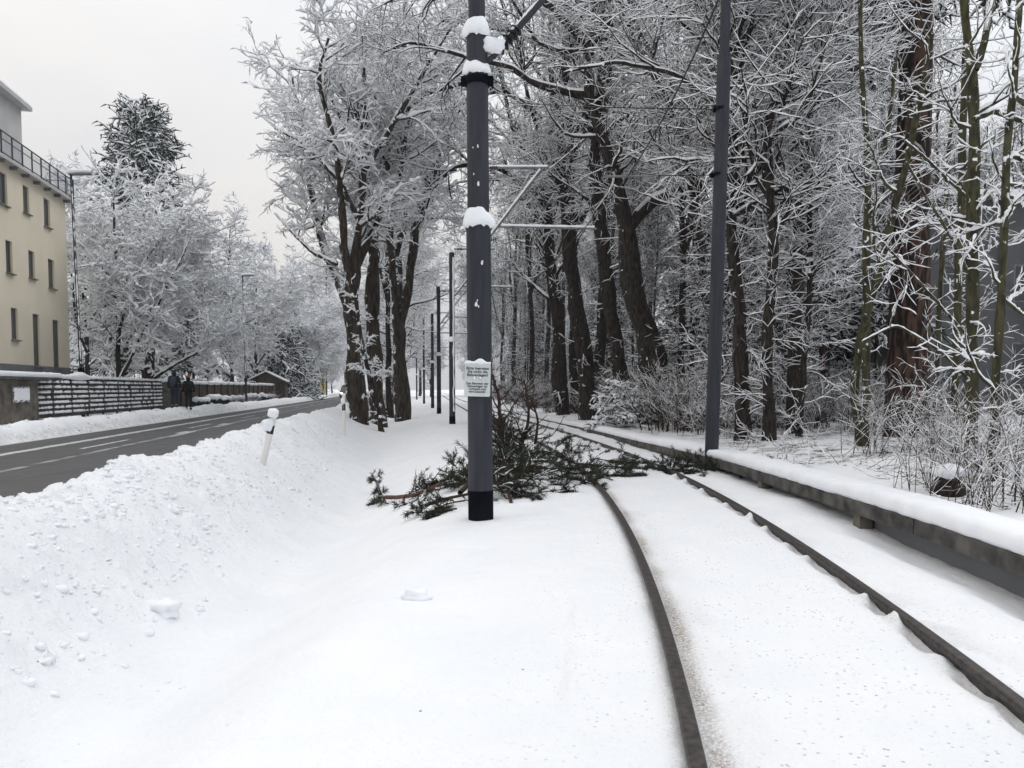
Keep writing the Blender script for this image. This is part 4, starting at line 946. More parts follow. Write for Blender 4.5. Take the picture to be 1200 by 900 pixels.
g = Geo(); n = 40; s = np.linspace(.02, 1, n)[:, None]; pl = np.array(A)*(1-s)+np.array(D)*s; pl[:, 2] += .036; pl[:, 0] -= .012; g.tubes(pl, .022*(.5+.9*r.random(n)), 7); g.blob(A+Vector((-.0, -.02, .10)), (.13, .11, .09), 0, 14, 9, .2, 5); g.build('snow_cover', snow_m, ca)
# following poles on the left of the track (the first is hidden behind the nearest pole)
plist = [(564.0, 20, 7.35), (530, 31.5, 6.9), (514.5, 45, 7.3), (507, 58, 7.0), (497, 78, 8.6), (488.5, 110, 9.0)]
labs = ['tram pole directly behind the nearest pole', 'tram pole with a strip of blown snow, first visible left of the nearest', 'second farther tram pole left of the nearest pole', 'third farther tram pole left of the nearest pole', 'fourth, taller farther tram pole left of the nearest pole', 'farthest thin tram pole where the track disappears']
for k, (px, Y, H) in enumerate(plist):
    q = P(px, 480, Y); z = gz(q.x, Y); w = .125 if k < 4 else .11
    tram_pole((q.x, Y, z), [(3.3-z, w), (H-z, w*.86)], labs[k], side_snow=(k == 1), snow=True, plinth=.32)
    cx_ = float(xc(Y))-q.x
    cantilever((q.x, Y), 5.15, 7.0, 1.55, 5.55, cx_-.1 if k else P(699, 275, Y).x-q.x, ['snowy cantilever reaching right from behind the nearest pole', 'cantilever on the pole with the strip of blown snow', 'cantilever on the second farther pole', 'cantilever on the third farther pole', 'cantilever on the fourth farther pole', 'cantilever on the farthest thin pole'][k], snow=.03 if k < 2 else .045)
rb = P(833.5, 540, 14.0); rb.z = gz(rb.x, rb.y)
tram_pole(rb, [(7.3-rb.z, .122), (9.4-rb.z, .088)], 'plain dark tram pole right of the track beside the edge beam', leanx=.018, plinth=.02, snow=False)
# overhead wires
yy = np.arange(-2, 160, 1.0); cx = xc(yy)
g = Geo(); zz = WZ-.06*np.sin(np.pi*((yy-7)/13 % 1)); g.tubes(np.stack([cx+.12, yy, zz], -1), np.full(len(yy), .011), 5); tag(g.build('contact_wire', wire_m), 'thin contact wire running above the track', 'wire')
sp = empty('span_wire', tuple(rb), 0, 'two cross wires with a light steady bar hung from the plain tram pole', 'wire')
W0 = P(842, 128, 14); W1 = P(712, 126, 14); W2 = P(838, 205, 14); W3 = P(767, 206, 14); W4 = P(707, 207, 13.9)
g = Geo(); g.cyl(W0, W1, .009, n=5); g.cyl(W2, W3, .009, n=5); g.cyl(W1, W4, .007, n=5); g.cyl(W1, P(590, 120, 19.6), .008, n=5)
fixp(g.build('wire', wire_m), sp); g = Geo(); g.cyl(W3, W4, .022, n=8); fixp(g.build('steady_bar', galv), sp)
g = Geo()
for q in (W0, W2): g.cyl((q.x+.02, q.y, q.z-.022), (q.x+.02, q.y, q.z+.022), .127, n=20)
fixp(g.build('clamp_band', steel_dark), sp)

# notice on the nearest pole
sg_w, sg_h = .31, .40
q = P(559.5, 445, 8.7-.155); sgn = empty('notice_sign', tuple(q), 0, 'small white notice with black text and snow-topped edge on the nearest tram pole', 'sign')
sgn.rotation_euler = (0, R_(1.5), 0); sgn.scale = (.93, 1, .93)
g = Geo(); w, h, rc = sg_w/2, sg_h/2, .02; pts = []
for cx_, cy_, a0 in ((w-rc, h-rc, 0), (-w+rc, h-rc, 90), (-w+rc, -h+rc, 180), (w-rc, -h+rc, 270)):
    for j in range(5): a = R_(a0+j*22.5); pts.append((cx_+rc*math.cos(a), cy_+rc*math.sin(a)))
n = len(pts); g.add([(x, 0, z) for x, z in pts], [list(range(n))]); g.add([(x, .006, z) for x, z in pts], [list(range(n))[::-1]]); g.add([(x, 0, z) for x, z in pts]+[(x, .006, z) for x, z in pts], [(i, (i+1) % n, n+(i+1) % n, n+i) for i in range(n)])
g.build('board', sign_m, sgn, smooth=False)
g = Geo()
for z_ in (.11, -.12): g.cyl((0, .15, z_-.015), (0, .15, z_+.015), .146, n=24); g.box((0, .018, z_), (.10, .02, .03))
g.build('bracket', steel_dark, sgn, smooth=False)
def text_mesh(body, size, loc, par, name='lettering', mt=ink_m, sp_=1.05, width=None):
    cu = bpy.data.curves.new(name, 'FONT'); cu.body = body; cu.size = size; cu.align_x = 'CENTER'; cu.align_y = 'CENTER'; cu.extrude = .0006; cu.offset = size*.018; cu.space_line = sp_
    to = bpy.data.objects.new(name, cu); COL.objects.link(to); bpy.context.view_layer.update()
    dg = bpy.context.evaluated_depsgraph_get(); me = bpy.data.meshes.new_from_object(to.evaluated_get(dg)); COL.objects.unlink(to); bpy.data.objects.remove(to)
    o = bpy.data.objects.new(name, me); COL.objects.link(o); me.materials.clear(); me.materials.append(mt); o.parent = par; o.location = loc; o.rotation_euler = (math.pi/2, 0, 0)
    if width:
        xs = [v.co.x for v in me.vertices]; f = width/(max(xs)-min(xs)); 
        for v in me.vertices: v.co.x *= f
    return o
text_mesh('Bitte betreten\nSie nicht die\nBahnanlagen!', .046, (0, -.0022, .095), sgn, width=.27, sp_=.86)
text_mesh('Das Betreten der\nBahnanlagen ist\nverboten und\nwird bestraft.', .038, (0, -.0022, -.095), sgn, width=.265, sp_=.86)
g = Geo()
for sx_ in (-.035, .035): g.lathe((sx_, 0, 0), [(0, 0)], 1) if False else g.cyl((sx_, -.008, .012), (sx_, .0, .012), .009, n=10)
g.build('screw', wire_m, sgn, smooth=False)
g = Geo(); n = 30; xs = np.linspace(-w, w, n); hh = .012+.022*np.exp(-((xs-.02)/.055)**2)+.006*np.sin(xs*40); g.tubes(np.stack([xs, np.full(n, .006), h+hh*.4], -1), hh*.9+.004, 8); g.blob((-.035, -.012, .022), (.013, .012, .02), 0, 8, 6, .1, 2); g.blob((.038, -.012, .022), (.012, .012, .016), 0, 8, 6, .1, 4); g.build('snow_cap', snow_m, sgn)

# ------------------------------------------------------------------ street lamps
def street_lamp(px, Y, H, label, lean=-.022, arm=.9):
    q = P(px, 480, Y); z = gz(q.x, Y); e = empty('street_lamp', (q.x, Y, z), 0, label, 'street lamp', 'street lamps along the left of the road'); e.rotation_euler = (0, lean, 0)
    g = Geo(); g.cyl((0, 0, -.2), (0, 0, 2.1), .085, n=14); g.cyl((0, 0, 2.1), (0, 0, H), .062, .045, 14); g.build('post', steel, e)
    g = Geo(); g.box((0, 0, 2.0), (.19, .19, .22)); g.build('collar', steel_dark, e, smooth=False)
    g = Geo(); v = [(-.05, -.13, 0), (arm, -.11, 0), (arm, .11, 0), (-.05, .13, 0), (-.05, -.09, .09), (arm-.05, -.06, .05), (arm-.05, .06, .05), (-.05, .09, .09)]
    g.add([(a, b_, c+H) for a, b_, c in v], [(0, 3, 2, 1), (4, 5, 6, 7), (0, 1, 5, 4), (1, 2, 6, 5), (2, 3, 7, 6), (3, 0, 4, 7)]); g.build('lamp_head', galv, e, smooth=False)
    g = Geo(); n = 16; xs = np.linspace(-.12, arm+.02, n); g.tubes(np.stack([xs, np.zeros(n), H+.11+.04*np.sin((xs+.1)*3)], -1), .10+.04*np.exp(-((xs-.05)/.25)**2)+.006*np.sin(xs*21), 10, squash=.8); g.build('snow_cap', snow_m, e)
    g = Geo(); rr = np.random.default_rng(9); n = 60; zz = np.linspace(2.3, H-.2, n)
    g.tubes(np.stack([np.full(n, .035), np.full(n, -.045), zz], -1), .034*np.clip(rr.random(n)*1.7-.45, .05, 1), 6)
    g.build('blown_snow', twig_snow, e); return e
street_lamp(97.5, 33.4, 10.35, 'tall street lamp with snow on its flat head by the cream house corner')
street_lamp(289, 60, 10.0, 'second street lamp, halfway along the road', lean=-.012)
street_lamp(383, 118, 9.2, 'small far street lamp near the end of the road', lean=0)

# ------------------------------------------------------------------ cream apartment building
bx0 = P(82.5, 440, 40.0); fu = Vector((.189, -1, 0)).normalized(); fn = Vector((1, .189, 0)).normalized()   # facade runs towards the camera; outward normal faces the road
Bc = Vector((bx0.x, 40.0, 0))
bld = empty('apartment_house', tuple(Bc), math.atan2(fu.y, fu.x), 'cream rendered apartment house with grey base, shuttered windows and roof terrace railing', 'building')
# local frame: x along the facade towards the camera, y = outward?  (rotate z: x->fu, y-> fu rotated +90 = fn direction)
sgn_y = 1.0 if (Matrix.Rotation(math.atan2(fu.y, fu.x), 3, 'Z') @ Vector((0, 1, 0))).dot(fn) > 0 else -1.0
def fac_u(px):
    d = ray(px, 400); # (Bc + u*fu) on the ray: x/y = d0/d1
    k = d[0]/d[1]; return (k*Bc.y - Bc.x)/(fu.x - k*fu.y)
def fac_z(px, py):
    u = fac_u(px); Yp = Bc.y+u*fu.y; return P(px, py, Yp).z
LEN = 17.0; Z0 = 2.45; ZE = fac_z(82, 236)
wins = []
for (x0, x1, ya, yb) in ((5.5, 14.5, 202, 240), (32.5, 39.7, 218, 250), (56.2, 63.2, 233, 266), (10.3, 18, 282, 320), (36.5, 43.7, 294, 326), (59.2, 66.2, 304, 338), (14, 21.7, 361, 398), (39.2, 47, 368, 429), (62.3, 70, 375, 431)):
    ua, ub = sorted((fac_u(x0), fac_u(x1))); xm = (x0+x1)/2; wins.append((ua, ub, fac_z(xm, yb), fac_z(xm, ya)))
row = sorted(set(round((w_[0]+w_[1])/2, 1) for w_ in wins[:3]))
for zlo, zhi in ((wins[0][2], wins[0][3]), (wins[3][2], wins[3][3]), (wins[6][2], wins[6][3])):
    for u0 in (10.6, 13.2, 15.4): wins.append((u0, u0+.85, zlo, zhi))
def wall_with_holes(g, u0, u1, z0, z1, holes, yv, depth, m=0):
    us = sorted({u0, u1} | {h_[0] for h_ in holes} | {h_[1] for h_ in holes}); zs = sorted({z0, z1} | {h_[2] for h_ in holes} | {h_[3] for h_ in holes})
    for a, b_ in zip(us[:-1], us[1:]):
        for c, d in zip(zs[:-1], zs[1:]):
            if any(h_[0] <= (a+b_)/2 <= h_[1] and h_[2] <= (c+d)/2 <= h_[3] for h_ in holes): continue
            g.face([(a, yv, c), (b_, yv, c), (b_, yv, d), (a, yv, d)], m)
    for h_ in holes:
        a, b_, c, d = h_; yb = yv-depth*sgn_y
        g.face([(a, yv, c), (a, yv, d), (a, yb, d), (a, yb, c)], m); g.face([(b_, yv, c), (b_, yb, c), (b_, yb, d), (b_, yv, d)], m)
        g.face([(a, yv, d), (b_, yv, d), (b_, yb, d), (a, yb, d)], m); g.face([(a, yv, c), (a, yb, c), (b_, yb, c), (b_, yv, c)], m)
g = Geo(); wall_with_holes(g, 0, LEN, Z0, ZE, wins, 0, .14); DP = -12*sgn_y
g.face([(0, 0, Z0), (0, DP, Z0), (0, DP, ZE), (0, 0, ZE)]); g.face([(LEN, 0, Z0), (LEN, 0, ZE), (LEN, DP, ZE), (LEN, DP, Z0)]); g.face([(0, DP, Z0), (LEN, DP, Z0), (LEN, DP, ZE), (0, DP, ZE)])
g.build('wall', plaster_m, bld, smooth=False)
g = Geo(); bw = [(fac_u(26)-.0, fac_u(18), 1.35, 1.72), (fac_u(72), fac_u(66), 1.35, 1.85)]; bw = [tuple(sorted(x[:2]))+x[2:] for x in bw]
wall_with_holes(g, 0, LEN, -.5, Z0, bw, .03*sgn_y, .12); g.face([(-.03, .03*sgn_y, -.5), (-.03, DP, -.5), (-.03, DP, Z0), (-.03, .03*sgn_y, Z0)]); g.face([(-.03, .03*sgn_y, Z0), (LEN, .03*sgn_y, Z0), (LEN, 0, Z0), (-.03, 0, Z0)]); g.face([(-.03, .03*sgn_y, -.5), (0, .03*sgn_y, -.5), (0, .03*sgn_y, Z0), (-.03, .03*sgn_y, Z0)])
g.build('base_wall', base_m, bld, smooth=False)
for k, (a, b_, c, d) in enumerate(wins+bw):
    wd = Geo(); y_ = -.11*sgn_y; t = .05
    for (cx_, cz_, sx_, sz_) in (((a+b_)/2, c+t/2, b_-a, t), ((a+b_)/2, d-t/2, b_-a, t), (a+t/2, (c+d)/2, t, d-c-2*t), (b_-t/2, (c+d)/2, t, d-c-2*t)): wd.box((cx_, y_, cz_), (sx_, .05, sz_))
    wo_ = wd.build('window', frame_m, bld, smooth=False)
    g = Geo(); g.face([(a+t, y_-.004, c+t), (b_-t, y_-.004, c+t), (b_-t, y_-.004, d-t), (a+t, y_-.004, d-t)]); g.build('pane', glass_m if k in (0, 3) or k > 17 else shutter_m, wo_, smooth=False)
    g = Geo(); g.box(((a+b_)/2, .03*sgn_y, c-.03), (b_-a+.14, .18, .05)); g.build('sill', frame_m, wo_, smooth=False)
# terrace slab with brackets, railing, set-back top floor
g = Geo(); g.box((LEN/2-.2, .10*sgn_y+DP/2, ZE+.07), (LEN+.5, 12.5, .14)); g.build('terrace_slab', trim_m, bld, smooth=False)
for k in range(14):
    g = Geo(); g.box((.25+k*1.2, .16*sgn_y, ZE-.07), (.12, .3, .14)); g.build('bracket', frame_m, bld, smooth=False)
ra = Geo(); yv = .28*sgn_y; top = ZE+1.12
ra.box((LEN/2-.2, yv, top), (LEN+.4, .05, .05)); ra.box((LEN/2-.2, yv, ZE+.24), (LEN+.4, .04, .04)); ra.box((LEN/2-.2, yv, ZE+.80), (LEN+.4, .025, .025))
for k in range(18): ra.box((-.35+k*1.0, yv, ZE+.62), (.05, .05, .98))
ra.box((-.38, DP/2, top), (.05, 12, .05))
for k in range(12): ra.box((-.38, -k*1.0*sgn_y, ZE+.62), (.04, .04, .98))
rl = ra.build('railing', dark_rail, bld, smooth=False)
rg = mat('railing_glass', (.32, .34, .36), .25, spec=.5); rgb = rg.node_tree.nodes['Principled BSDF']; rgb.inputs['Alpha'].default_value = .55
g = Geo()
for k in range(17): g.face([(-.31+k, yv-.01, ZE+.28), (.61+k, yv-.01, ZE+.28), (.61+k, yv-.01, ZE+1.05), (-.31+k, yv-.01, ZE+1.05)])
g.build('glass_panels', rg, rl, smooth=False)
PB = P(25, 140, 38.5); up_ = 3.0
zp1 = P(25, 128, 38.5).z
pc = bld.matrix_basis.inverted() @ PB if False else (Matrix.Rotation(-math.atan2(fu.y, fu.x), 3, 'Z') @ (Vector((PB.x, PB.y, 0))-Bc))
g = Geo(); ux = pc.x; uy = pc.y
g.face([(ux, uy, ZE+.1), (LEN, uy, ZE+.1), (LEN, uy, zp1), (ux, uy, zp1)]); g.face([(ux, uy, ZE+.1), (ux, uy, zp1), (ux, DP, zp1), (ux, DP, ZE+.1)]); g.build('top_floor', trim_m, bld, smooth=False)
g = Geo(); g.box(((ux+LEN)/2-.15, (uy+DP)/2+.2*sgn_y, zp1+.10), (LEN-ux+.3, abs(DP-uy)+.4, .20)); rf = g.build('roof', trim_m, bld, smooth=False)
g = Geo(); g.box(((ux+LEN)/2-.15, (uy+DP)/2+.2*sgn_y, zp1+.20+.05), (LEN-ux+.2, abs(DP-uy)+.3, .10)); g.build('roof_snow', snow_m, rf, smooth=False)
g = Geo(); g.box((LEN/2-.1, -.1*sgn_y+DP/2, ZE+.2), (LEN+.2, 12, .12)); g.build('terrace_snow', snow_m, bld, smooth=False)

# ------------------------------------------------------------------ fence and walls along the left pavement
def fx_(Y): return float(xf(Y))-3.55
fdir = Vector((-.15, 1, 0)).normalized(); frot = math.atan2(fdir.y, fdir.x)
def fpos(px):       # point of the fence line under a pixel column
    k = ray(px, 455)[0]/ray(px, 455)[1]; Y = (-13.55)/(k+.15); return Vector((k*Y, Y, 0))
fa = fpos(34); fb = fpos(189)
fence = empty('slatted_fence', (fa.x, fa.y, gz(fa.x, fa.y)), frot, 'dark fence with snow lying on every slat, before the cream house', 'fence')
FL = (fb-fa).length; npn = 9; pw = FL/npn
for k in range(npn):
    g = Geo(); sn = Geo(); rr = np.random.default_rng(60+k)
    for j in range(8):
        zc = .16+j*.2; g.box((k*pw+pw/2, 0, zc), (pw-.10, .03, .185)); g.box((k*pw+pw/2, -.035, zc+.06), (pw-.10, .045, .05))
        n = 14; xs = np.linspace(k*pw+.1, (k+1)*pw-.1, n)
        kp = np.clip((rr.random(n)-.12-.028*k)*6, 0, 1)+.05; h_ = (.042+.016*rr.random(n))*kp
        sn.tubes(np.stack([xs, np.full(n, -.04), zc+.085+h_*.55], -1), h_+.004, 6)
    g.build('slat_panel', slat_m, fence, smooth=False); sn.build('snow_on_slats', snow_m, fence)
    g = Geo(); g.box((k*pw, 0, .8), (.08, .07, 1.62)); g.build('post', slat_m, fence, smooth=False)
g = Geo(); n = 120; xs = np.linspace(0, FL, n); rr = np.random.default_rng(5); hh = .055+.03*rr.random(n)+.12*np.exp(-((xs-4.6)/.8)**2)+.06*np.exp(-((xs-1.5)/1.5)**2); g.tubes(np.stack([xs, np.zeros(n), 1.63+hh*.5], -1), hh, 8); g.build('snow_cap', snow_m, fence)
pil = fpos(193); pe = empty('gate_pillar', (pil.x, pil.y, gz(pil.x, pil.y)), frot, 'beige concrete gate pillar at the end of the slatted fence, by the walkers', 'pillar')
g = Geo(); g.box((0, 0, .75), (.7, .45, 1.7)); g.build('pillar_body', conc, pe, smooth=False); g = Geo(); g.blob((0, 0, 1.66), (.48, .36, .14), 0, 16, 8, .1, 3); g.build('snow_cap', snow_m, pe)
# concrete bin shelter at the left border
sh = fpos(33); she = empty('bin_shelter', (sh.x, sh.y, gz(sh.x, sh.y)), frot, 'concrete bin shelter with snow-covered flat roof at the left border', 'shelter')
g = Geo(); g.box((-.06, 1.0, .62), (.12, 2.3, 1.8)); g.build('side_wall', dark_rail, she, smooth=False)
g = Geo(); g.box((-2.0, -.30, .60), (3.9, .12, 1.8)); g.box((-2.0, 2.1, .60), (3.9, .12, 1.8)); g.build('concrete_wall', conc_dark, she, smooth=False)
g = Geo(); g.box((-1.2, .9, 1.56), (5.6, 2.9, .09)); g.build('roof', conc, she, smooth=False)
g = Geo(); n = 60; g.box((-1.2, .9, 1.70), (5.6, 2.95, .20)); o = g.build('roof_snow', snow_m, she, smooth=False); bm_ = o.modifiers.new('bevel', 'BEVEL'); bm_.width = .11; bm_.segments = 3
g = Geo(); g.box((-1.45, -.40, 1.0), (1.2, .06, .5)); nb_ = g.build('notice_box', frame_m, she, smooth=False)
g = Geo(); g.add(*(lambda a: (a, [(i*9+j, i*9+j+1, (i+1)*9+j+1, (i+1)*9+j) for i in range(13) for j in range(8)]))([( -1.45+(i/13-.5)*1.22+random.uniform(-.02, .02), -.445+random.uniform(-.015, .01)+(.035 if i in (0, 13) or j in (0, 8) else 0), 1.0+(j/8-.5)*.52+random.uniform(-.02, .02)) for i in range(14) for j in range(9)])); g.build('snow_plaster', snow_m, nb_)
# board fence further on with snowy coping, in numbered repeats of one kind
f2a, f2b = fpos(199), fpos(336); FL2 = (f2b-f2a).length
bf = empty('board_fence', (f2a.x, f2a.y, gz(f2a.x, f2a.y)), frot, 'dark weathered board fence with snow coping behind the round clipped shrubs', 'fence')
nb2 = 22; pw = FL2/nb2
for k in range(nb2):
    g = Geo()
    for j in range(6): g.box((k*pw+pw*(j+.5)/6, .004*(j % 2), .75), (pw/6-.02, .03, 1.45))
    g.box((k*pw, -.04, .75), (.12, .12, 1.6)); g.build('board_panel', wood_dark, bf, smooth=False)
    g = Geo(); n = 10; xs = np.linspace(k*pw+.1, (k+1)*pw-.05, n); rr = np.random.default_rng(k); g.tubes(np.stack([xs, np.zeros(n), np.full(n, 1.58)+.05*rr.random()], -1), np.full(n, .13)+.04*rr.random(n), 8, squash=.8); g.build('snow_cap', snow_m, bf)
for k in range(22):
    q = fpos(213+k*4.6); dx = -fdir.y*-.95; g = None
    x, y = q.x+.85, q.y+.1; s_ = .85+.3*random.random()
    if k == 0:
        bush_d = Geo(); rr = np.random.default_rng(4); Pq = np.zeros((60, 3, 3)); dv = rr.normal(size=(60, 3)); dv[:, 2] = np.abs(dv[:, 2]); dv /= np.linalg.norm(dv, axis=1, keepdims=True)
        for j in range(3): Pq[:, j] = dv*np.array([.32, .32, .5])*(j/2.)+np.array([0, 0, .12])
        bush_d.tubes(Pq, np.full((60, 3), .035), 4, 0); bm1 = bush_d.mesh('foliage', [needle_m])
        sg2 = Geo(); sg2.blob((0, 0, .58), (.30, .30, .17), 0, 12, 8, .22, 2); bm2 = sg2.mesh('snow_cap', [snow_m])
    use_proto((bm1, bm2), 'clipped_shrub', (x, y, gz(x, y)), random.random()*6, s_, 'small round clipped shrub with a ball of snow on top in the row before the board fence', 'round clipped shrubs along the board fence', 'shrub', ('foliage', 'snow_cap'))
# young snow-laden roadside shrubs standing in the berm
for k, px in enumerate((276, 290, 301, 322)):
    q = P(px, 470, 58+4*k); X = float(xf(q.y))-2.2; Y = q.y
    q2 = P(px, 470, Y); shrub(SHF[k % 3], q2.x, Y, .42, k*1.3, 'pavement_shrub', 'small snow-clotted shrub beside the pavement near the second street lamp', 'small shrubs beside the far pavement')
# garden sheds and low buildings further along
def shed(px, Y, w, d, h, rh, label, wallm, rot=0.1, snowm=True, name='garden_shed'):
    q = P(px, 460, Y); z = gz(q.x, Y); e = empty(name, (q.x, Y, z), rot, label, 'shed' if 'shed' in name else 'house')
    g = Geo(); x, y = w/2, d/2
    g.face([(-x, -y, -.3), (x, -y, -.3), (x, -y, h), (0, -y, h+rh), (-x, -y, h)]); g.face([(x, y, -.3), (-x, y, -.3), (-x, y, h), (0, y, h+rh), (x, y, h)])
    g.face([(x, -y, -.3), (x, y, -.3), (x, y, h), (x, -y, h)]); g.face([(-x, y, -.3), (-x, -y, -.3), (-x, -y, h), (-x, y, h)]); g.build('wall', wallm, e, smooth=False)
    for (nm, off, mt, th) in (('roof', .03, wood_dark, .08), ('roof_snow', .13, snow_m, .14)):
        g = Geo(); o_ = .25 if nm == 'roof' else .2
        for s_ in (-1, 1):
            sl = rh/x; a = (0, h+rh+off); b_ = (s_*(x+o_), h-o_*sl+off)
            g.add([(a[0], -y-o_, a[1]), (b_[0], -y-o_, b_[1]), (b_[0], y+o_, b_[1]), (a[0], y+o_, a[1]), (a[0], -y-o_, a[1]+th), (b_[0], -y-o_, b_[1]+th), (b_[0], y+o_, b_[1]+th), (a[0], y+o_, a[1]+th)], [(0, 1, 2, 3), (4, 7, 6, 5), (0, 4, 5, 1), (1, 5, 6, 2), (2, 6, 7, 3), (3, 7, 4, 0)])
        if nm == 'roof': rfo = g.build(nm, mt, e, smooth=False)
        else: g.build(nm, mt, rfo, smooth=False)
    g = Geo(); g.box((w*.15, -y-.02, h*.45), (.8, .04, h*.9)); dr = g.build('door', frame_m, e, smooth=False); g = Geo(); g.box((w*.15+.3, -y-.06, h*.45), (.04, .05, .12)); g.build('handle', galv, dr, smooth=False)
    return e
shed(314, 86, 4.0, 3.6, 1.9, 1.0, 'small dark garden shed with half-bare pitched roof beyond the board fence', wood_dark, .2)
shed(334, 95, 3.2, 3, 1.9, 1.2, 'brown hut with uncleared roof right beside the small dark garden shed', wood_dark, -.1)
yh = shed(350, 134, 6, 8, 7.4, 2.6, 'pale yellow gabled house showing through the far trees', mat('yellow_render', (.62, .47, .22), .9), -.5, name='yellow_house')
shed(361, 121, 2.6, 2.4, 2.0, .8, 'tiny reddish kiosk hut by the far bend of the pavement', rust, 0)
# dark grey house in the wood on the right
gh = empty('grey_house', (14.4, 27, .3), 0, 'dark grey house with snow-covered low roof seen through the trees on the right', 'building')
gwall = noisy('dark_grey_render', (.085, .086, .09), (.12, .12, .125), 1, .9, .1)
zr = P(1105, 235, 27).z-.3; g = Geo(); x0, x1 = 0.0, 16.0
gwin = [(.6, 1.6, 1.2, 2.7), (.6, 1.6, 4.1, 5.4), (3.1, 4.3, 4.1, 5.4), (3.1, 4.3, 1.0, 2.7), (6, 7.4, 4.1, 5.4)]
def front(g, x0, x1, z0, z1, holes, m=0):
    us = sorted({x0, x1} | {h_[0] for h_ in holes} | {h_[1] for h_ in holes}); zs = sorted({z0, z1} | {h_[2] for h_ in holes} | {h_[3] for h_ in holes})
    for a, b_ in zip(us[:-1], us[1:]):
        for c, d in zip(zs[:-1], zs[1:]):
            if not any(h_[0] <= (a+b_)/2 <= h_[1] and h_[2] <= (c+d)/2 <= h_[3] for h_ in holes): g.face([(a, 0, c), (b_, 0, c), (b_, 0, d), (a, 0, d)], m)
front(g, x0, x1, -.6, zr, gwin); g.face([(0, 0, -.6), (0, 0, zr), (0, 9, zr+2.0), (0, 9, -.6)]); g.build('wall', gwall, gh, smooth=False)
for (a, b_, c, d) in gwin:
    g = Geo(); 
    for (cx_, cz_, sx_, sz_) in (((a+b_)/2, c+.03, b_-a, .06), ((a+b_)/2, d-.03, b_-a, .06), (a+.03, (c+d)/2, .06, d-c-.12), (b_-.03, (c+d)/2, .06, d-c-.12)): g.box((cx_, .06, cz_), (sx_, .06, sz_))
    wo_ = g.build('window', galv, gh, smooth=False); g = Geo(); g.face([(a+.05, .08, c+.05), (b_-.05, .08, c+.05), (b_-.05, .08, d-.05), (a+.05, .08, d-.05)]); g.build('pane', glass_m, wo_, smooth=False)
g = Geo(); g.cyl((2.6, -.08, 0), (2.6, -.08, zr), .07, n=10); g.build('downpipe', galv, gh)
g = Geo(); g.box((3.6+2.6, -.7, 3.1), (5.2, 1.4, .15)); bal = g.build('balcony', galv, gh, smooth=False); g = Geo(); g.box((3.6+2.6, -1.38, 3.65), (5.2, .04, .85)); g.build('balcony_panel', rust, bal, smooth=False)
g = Geo(); rpts = [(-.6, -.6, zr-.12), (16.5, -.6, zr-.12), (16.5, 9.5, zr+2.2), (-.6, 9.5, zr+2.2)]; g.add(rpts+[(a, b_, c+.18) for a, b_, c in rpts], [(3, 2, 1, 0), (4, 5, 6, 7), (0, 1, 5, 4), (1, 2, 6, 5), (2, 3, 7, 6), (3, 0, 4, 7)]); rf = g.build('roof', gwall, gh, smooth=False)
g = Geo(); g.add([(a*.985, b_, c+.185) for a, b_, c in rpts]+[(a*.985, b_, c+.36) for a, b_, c in rpts], [(3, 2, 1, 0), (4, 5, 6, 7), (0, 1, 5, 4), (1, 2, 6, 5), (2, 3, 7, 6), (3, 0, 4, 7)]); g.build('roof_snow', snow_m, rf, smooth=False)

# ------------------------------------------------------------------ roadside delineator posts
def delineator(base, H, tilt, label, heavy):
    e = empty('delineator_post', tuple(base), 0, label, 'post', 'white roadside delineator posts'); e.rotation_euler = tilt
    g = Geo(); n = 12; prof = [(math.cos(a)*.06, math.sin(a)*.045) for a in np.arange(n)*2*math.pi/n]
    def seg(z0, z1, s, mt, nm, slope=0):
        q = Geo(); v = [(x*s, y*s, z0) for x, y in prof]+[(x*s, y*s, z1+slope*x) for x, y in prof]
        q.add(v, [(i, (i+1) % n, n+(i+1) % n, n+i) for i in range(n)]); q.add(v[n:], [list(range(n))]); return q.build(nm, mt, e, smooth=False)
    seg(-.3, H*.62, 1, white_pl, 'post_body'); seg(H*.62, H*.77, 1.03, black_pl, 'black_band', .5); seg(H*.70, H, .99, white_pl, 'post_top', .6)
    q = Geo(); q.box((0, -.047, H*.70), (.045, .006, H*.1)); q.build('reflector', galv, e, smooth=False)
    q = Geo()
    if heavy:
        q.blob((-.01, -.02, H+.03), (.105, .09, .095), 0, 18, 12, .12, 5); q.blob((-.05, -.05, H*.80), (.10, .07, .11), 0, 18, 12, .2, 7); q.blob((-.085, -.02, H*.68), (.035, .04, .04), 0, 10, 7, .2, 7)
    else: q.blob((0, 0, H+.02), (.075, .06, .05), 0, 14, 8, .1, 5); q.blob((-.02, -.03, H*.86), (.07, .05, .1), 0, 14, 8, .2, 5)
    q.build('snow_cap', snow_m, e)
b_ = onG(308, 541, .35)
delineator(b_, .93, (0, R_(13.5), 0), 'leaning white roadside post with big snow lumps in the ploughed bank', True)
b_ = P(403, 492, 26); b_.z = gz(b_.x, b_.y); delineator(b_, max(.9, P(402, 463, 26).z-b_.z), (0, 0, 0), 'upright white roadside post with black band beside the verge trees', False)
b_ = onG(788, 541, -.1); st = empty('marker_stake', tuple(b_), 0, 'short stake with snow cap standing before the concrete edge beam', 'stake')
g = Geo(); g.box((0, 0, .1), (.05, .05, .36)); g.build('stake_body', conc_dark, st, smooth=False); g = Geo(); g.blob((0, 0, .30), (.045, .045, .035), 0, 10, 6, .1, 3); g.build('snow_cap', snow_m, st)
b_ = onG(1128, 655, -.15)

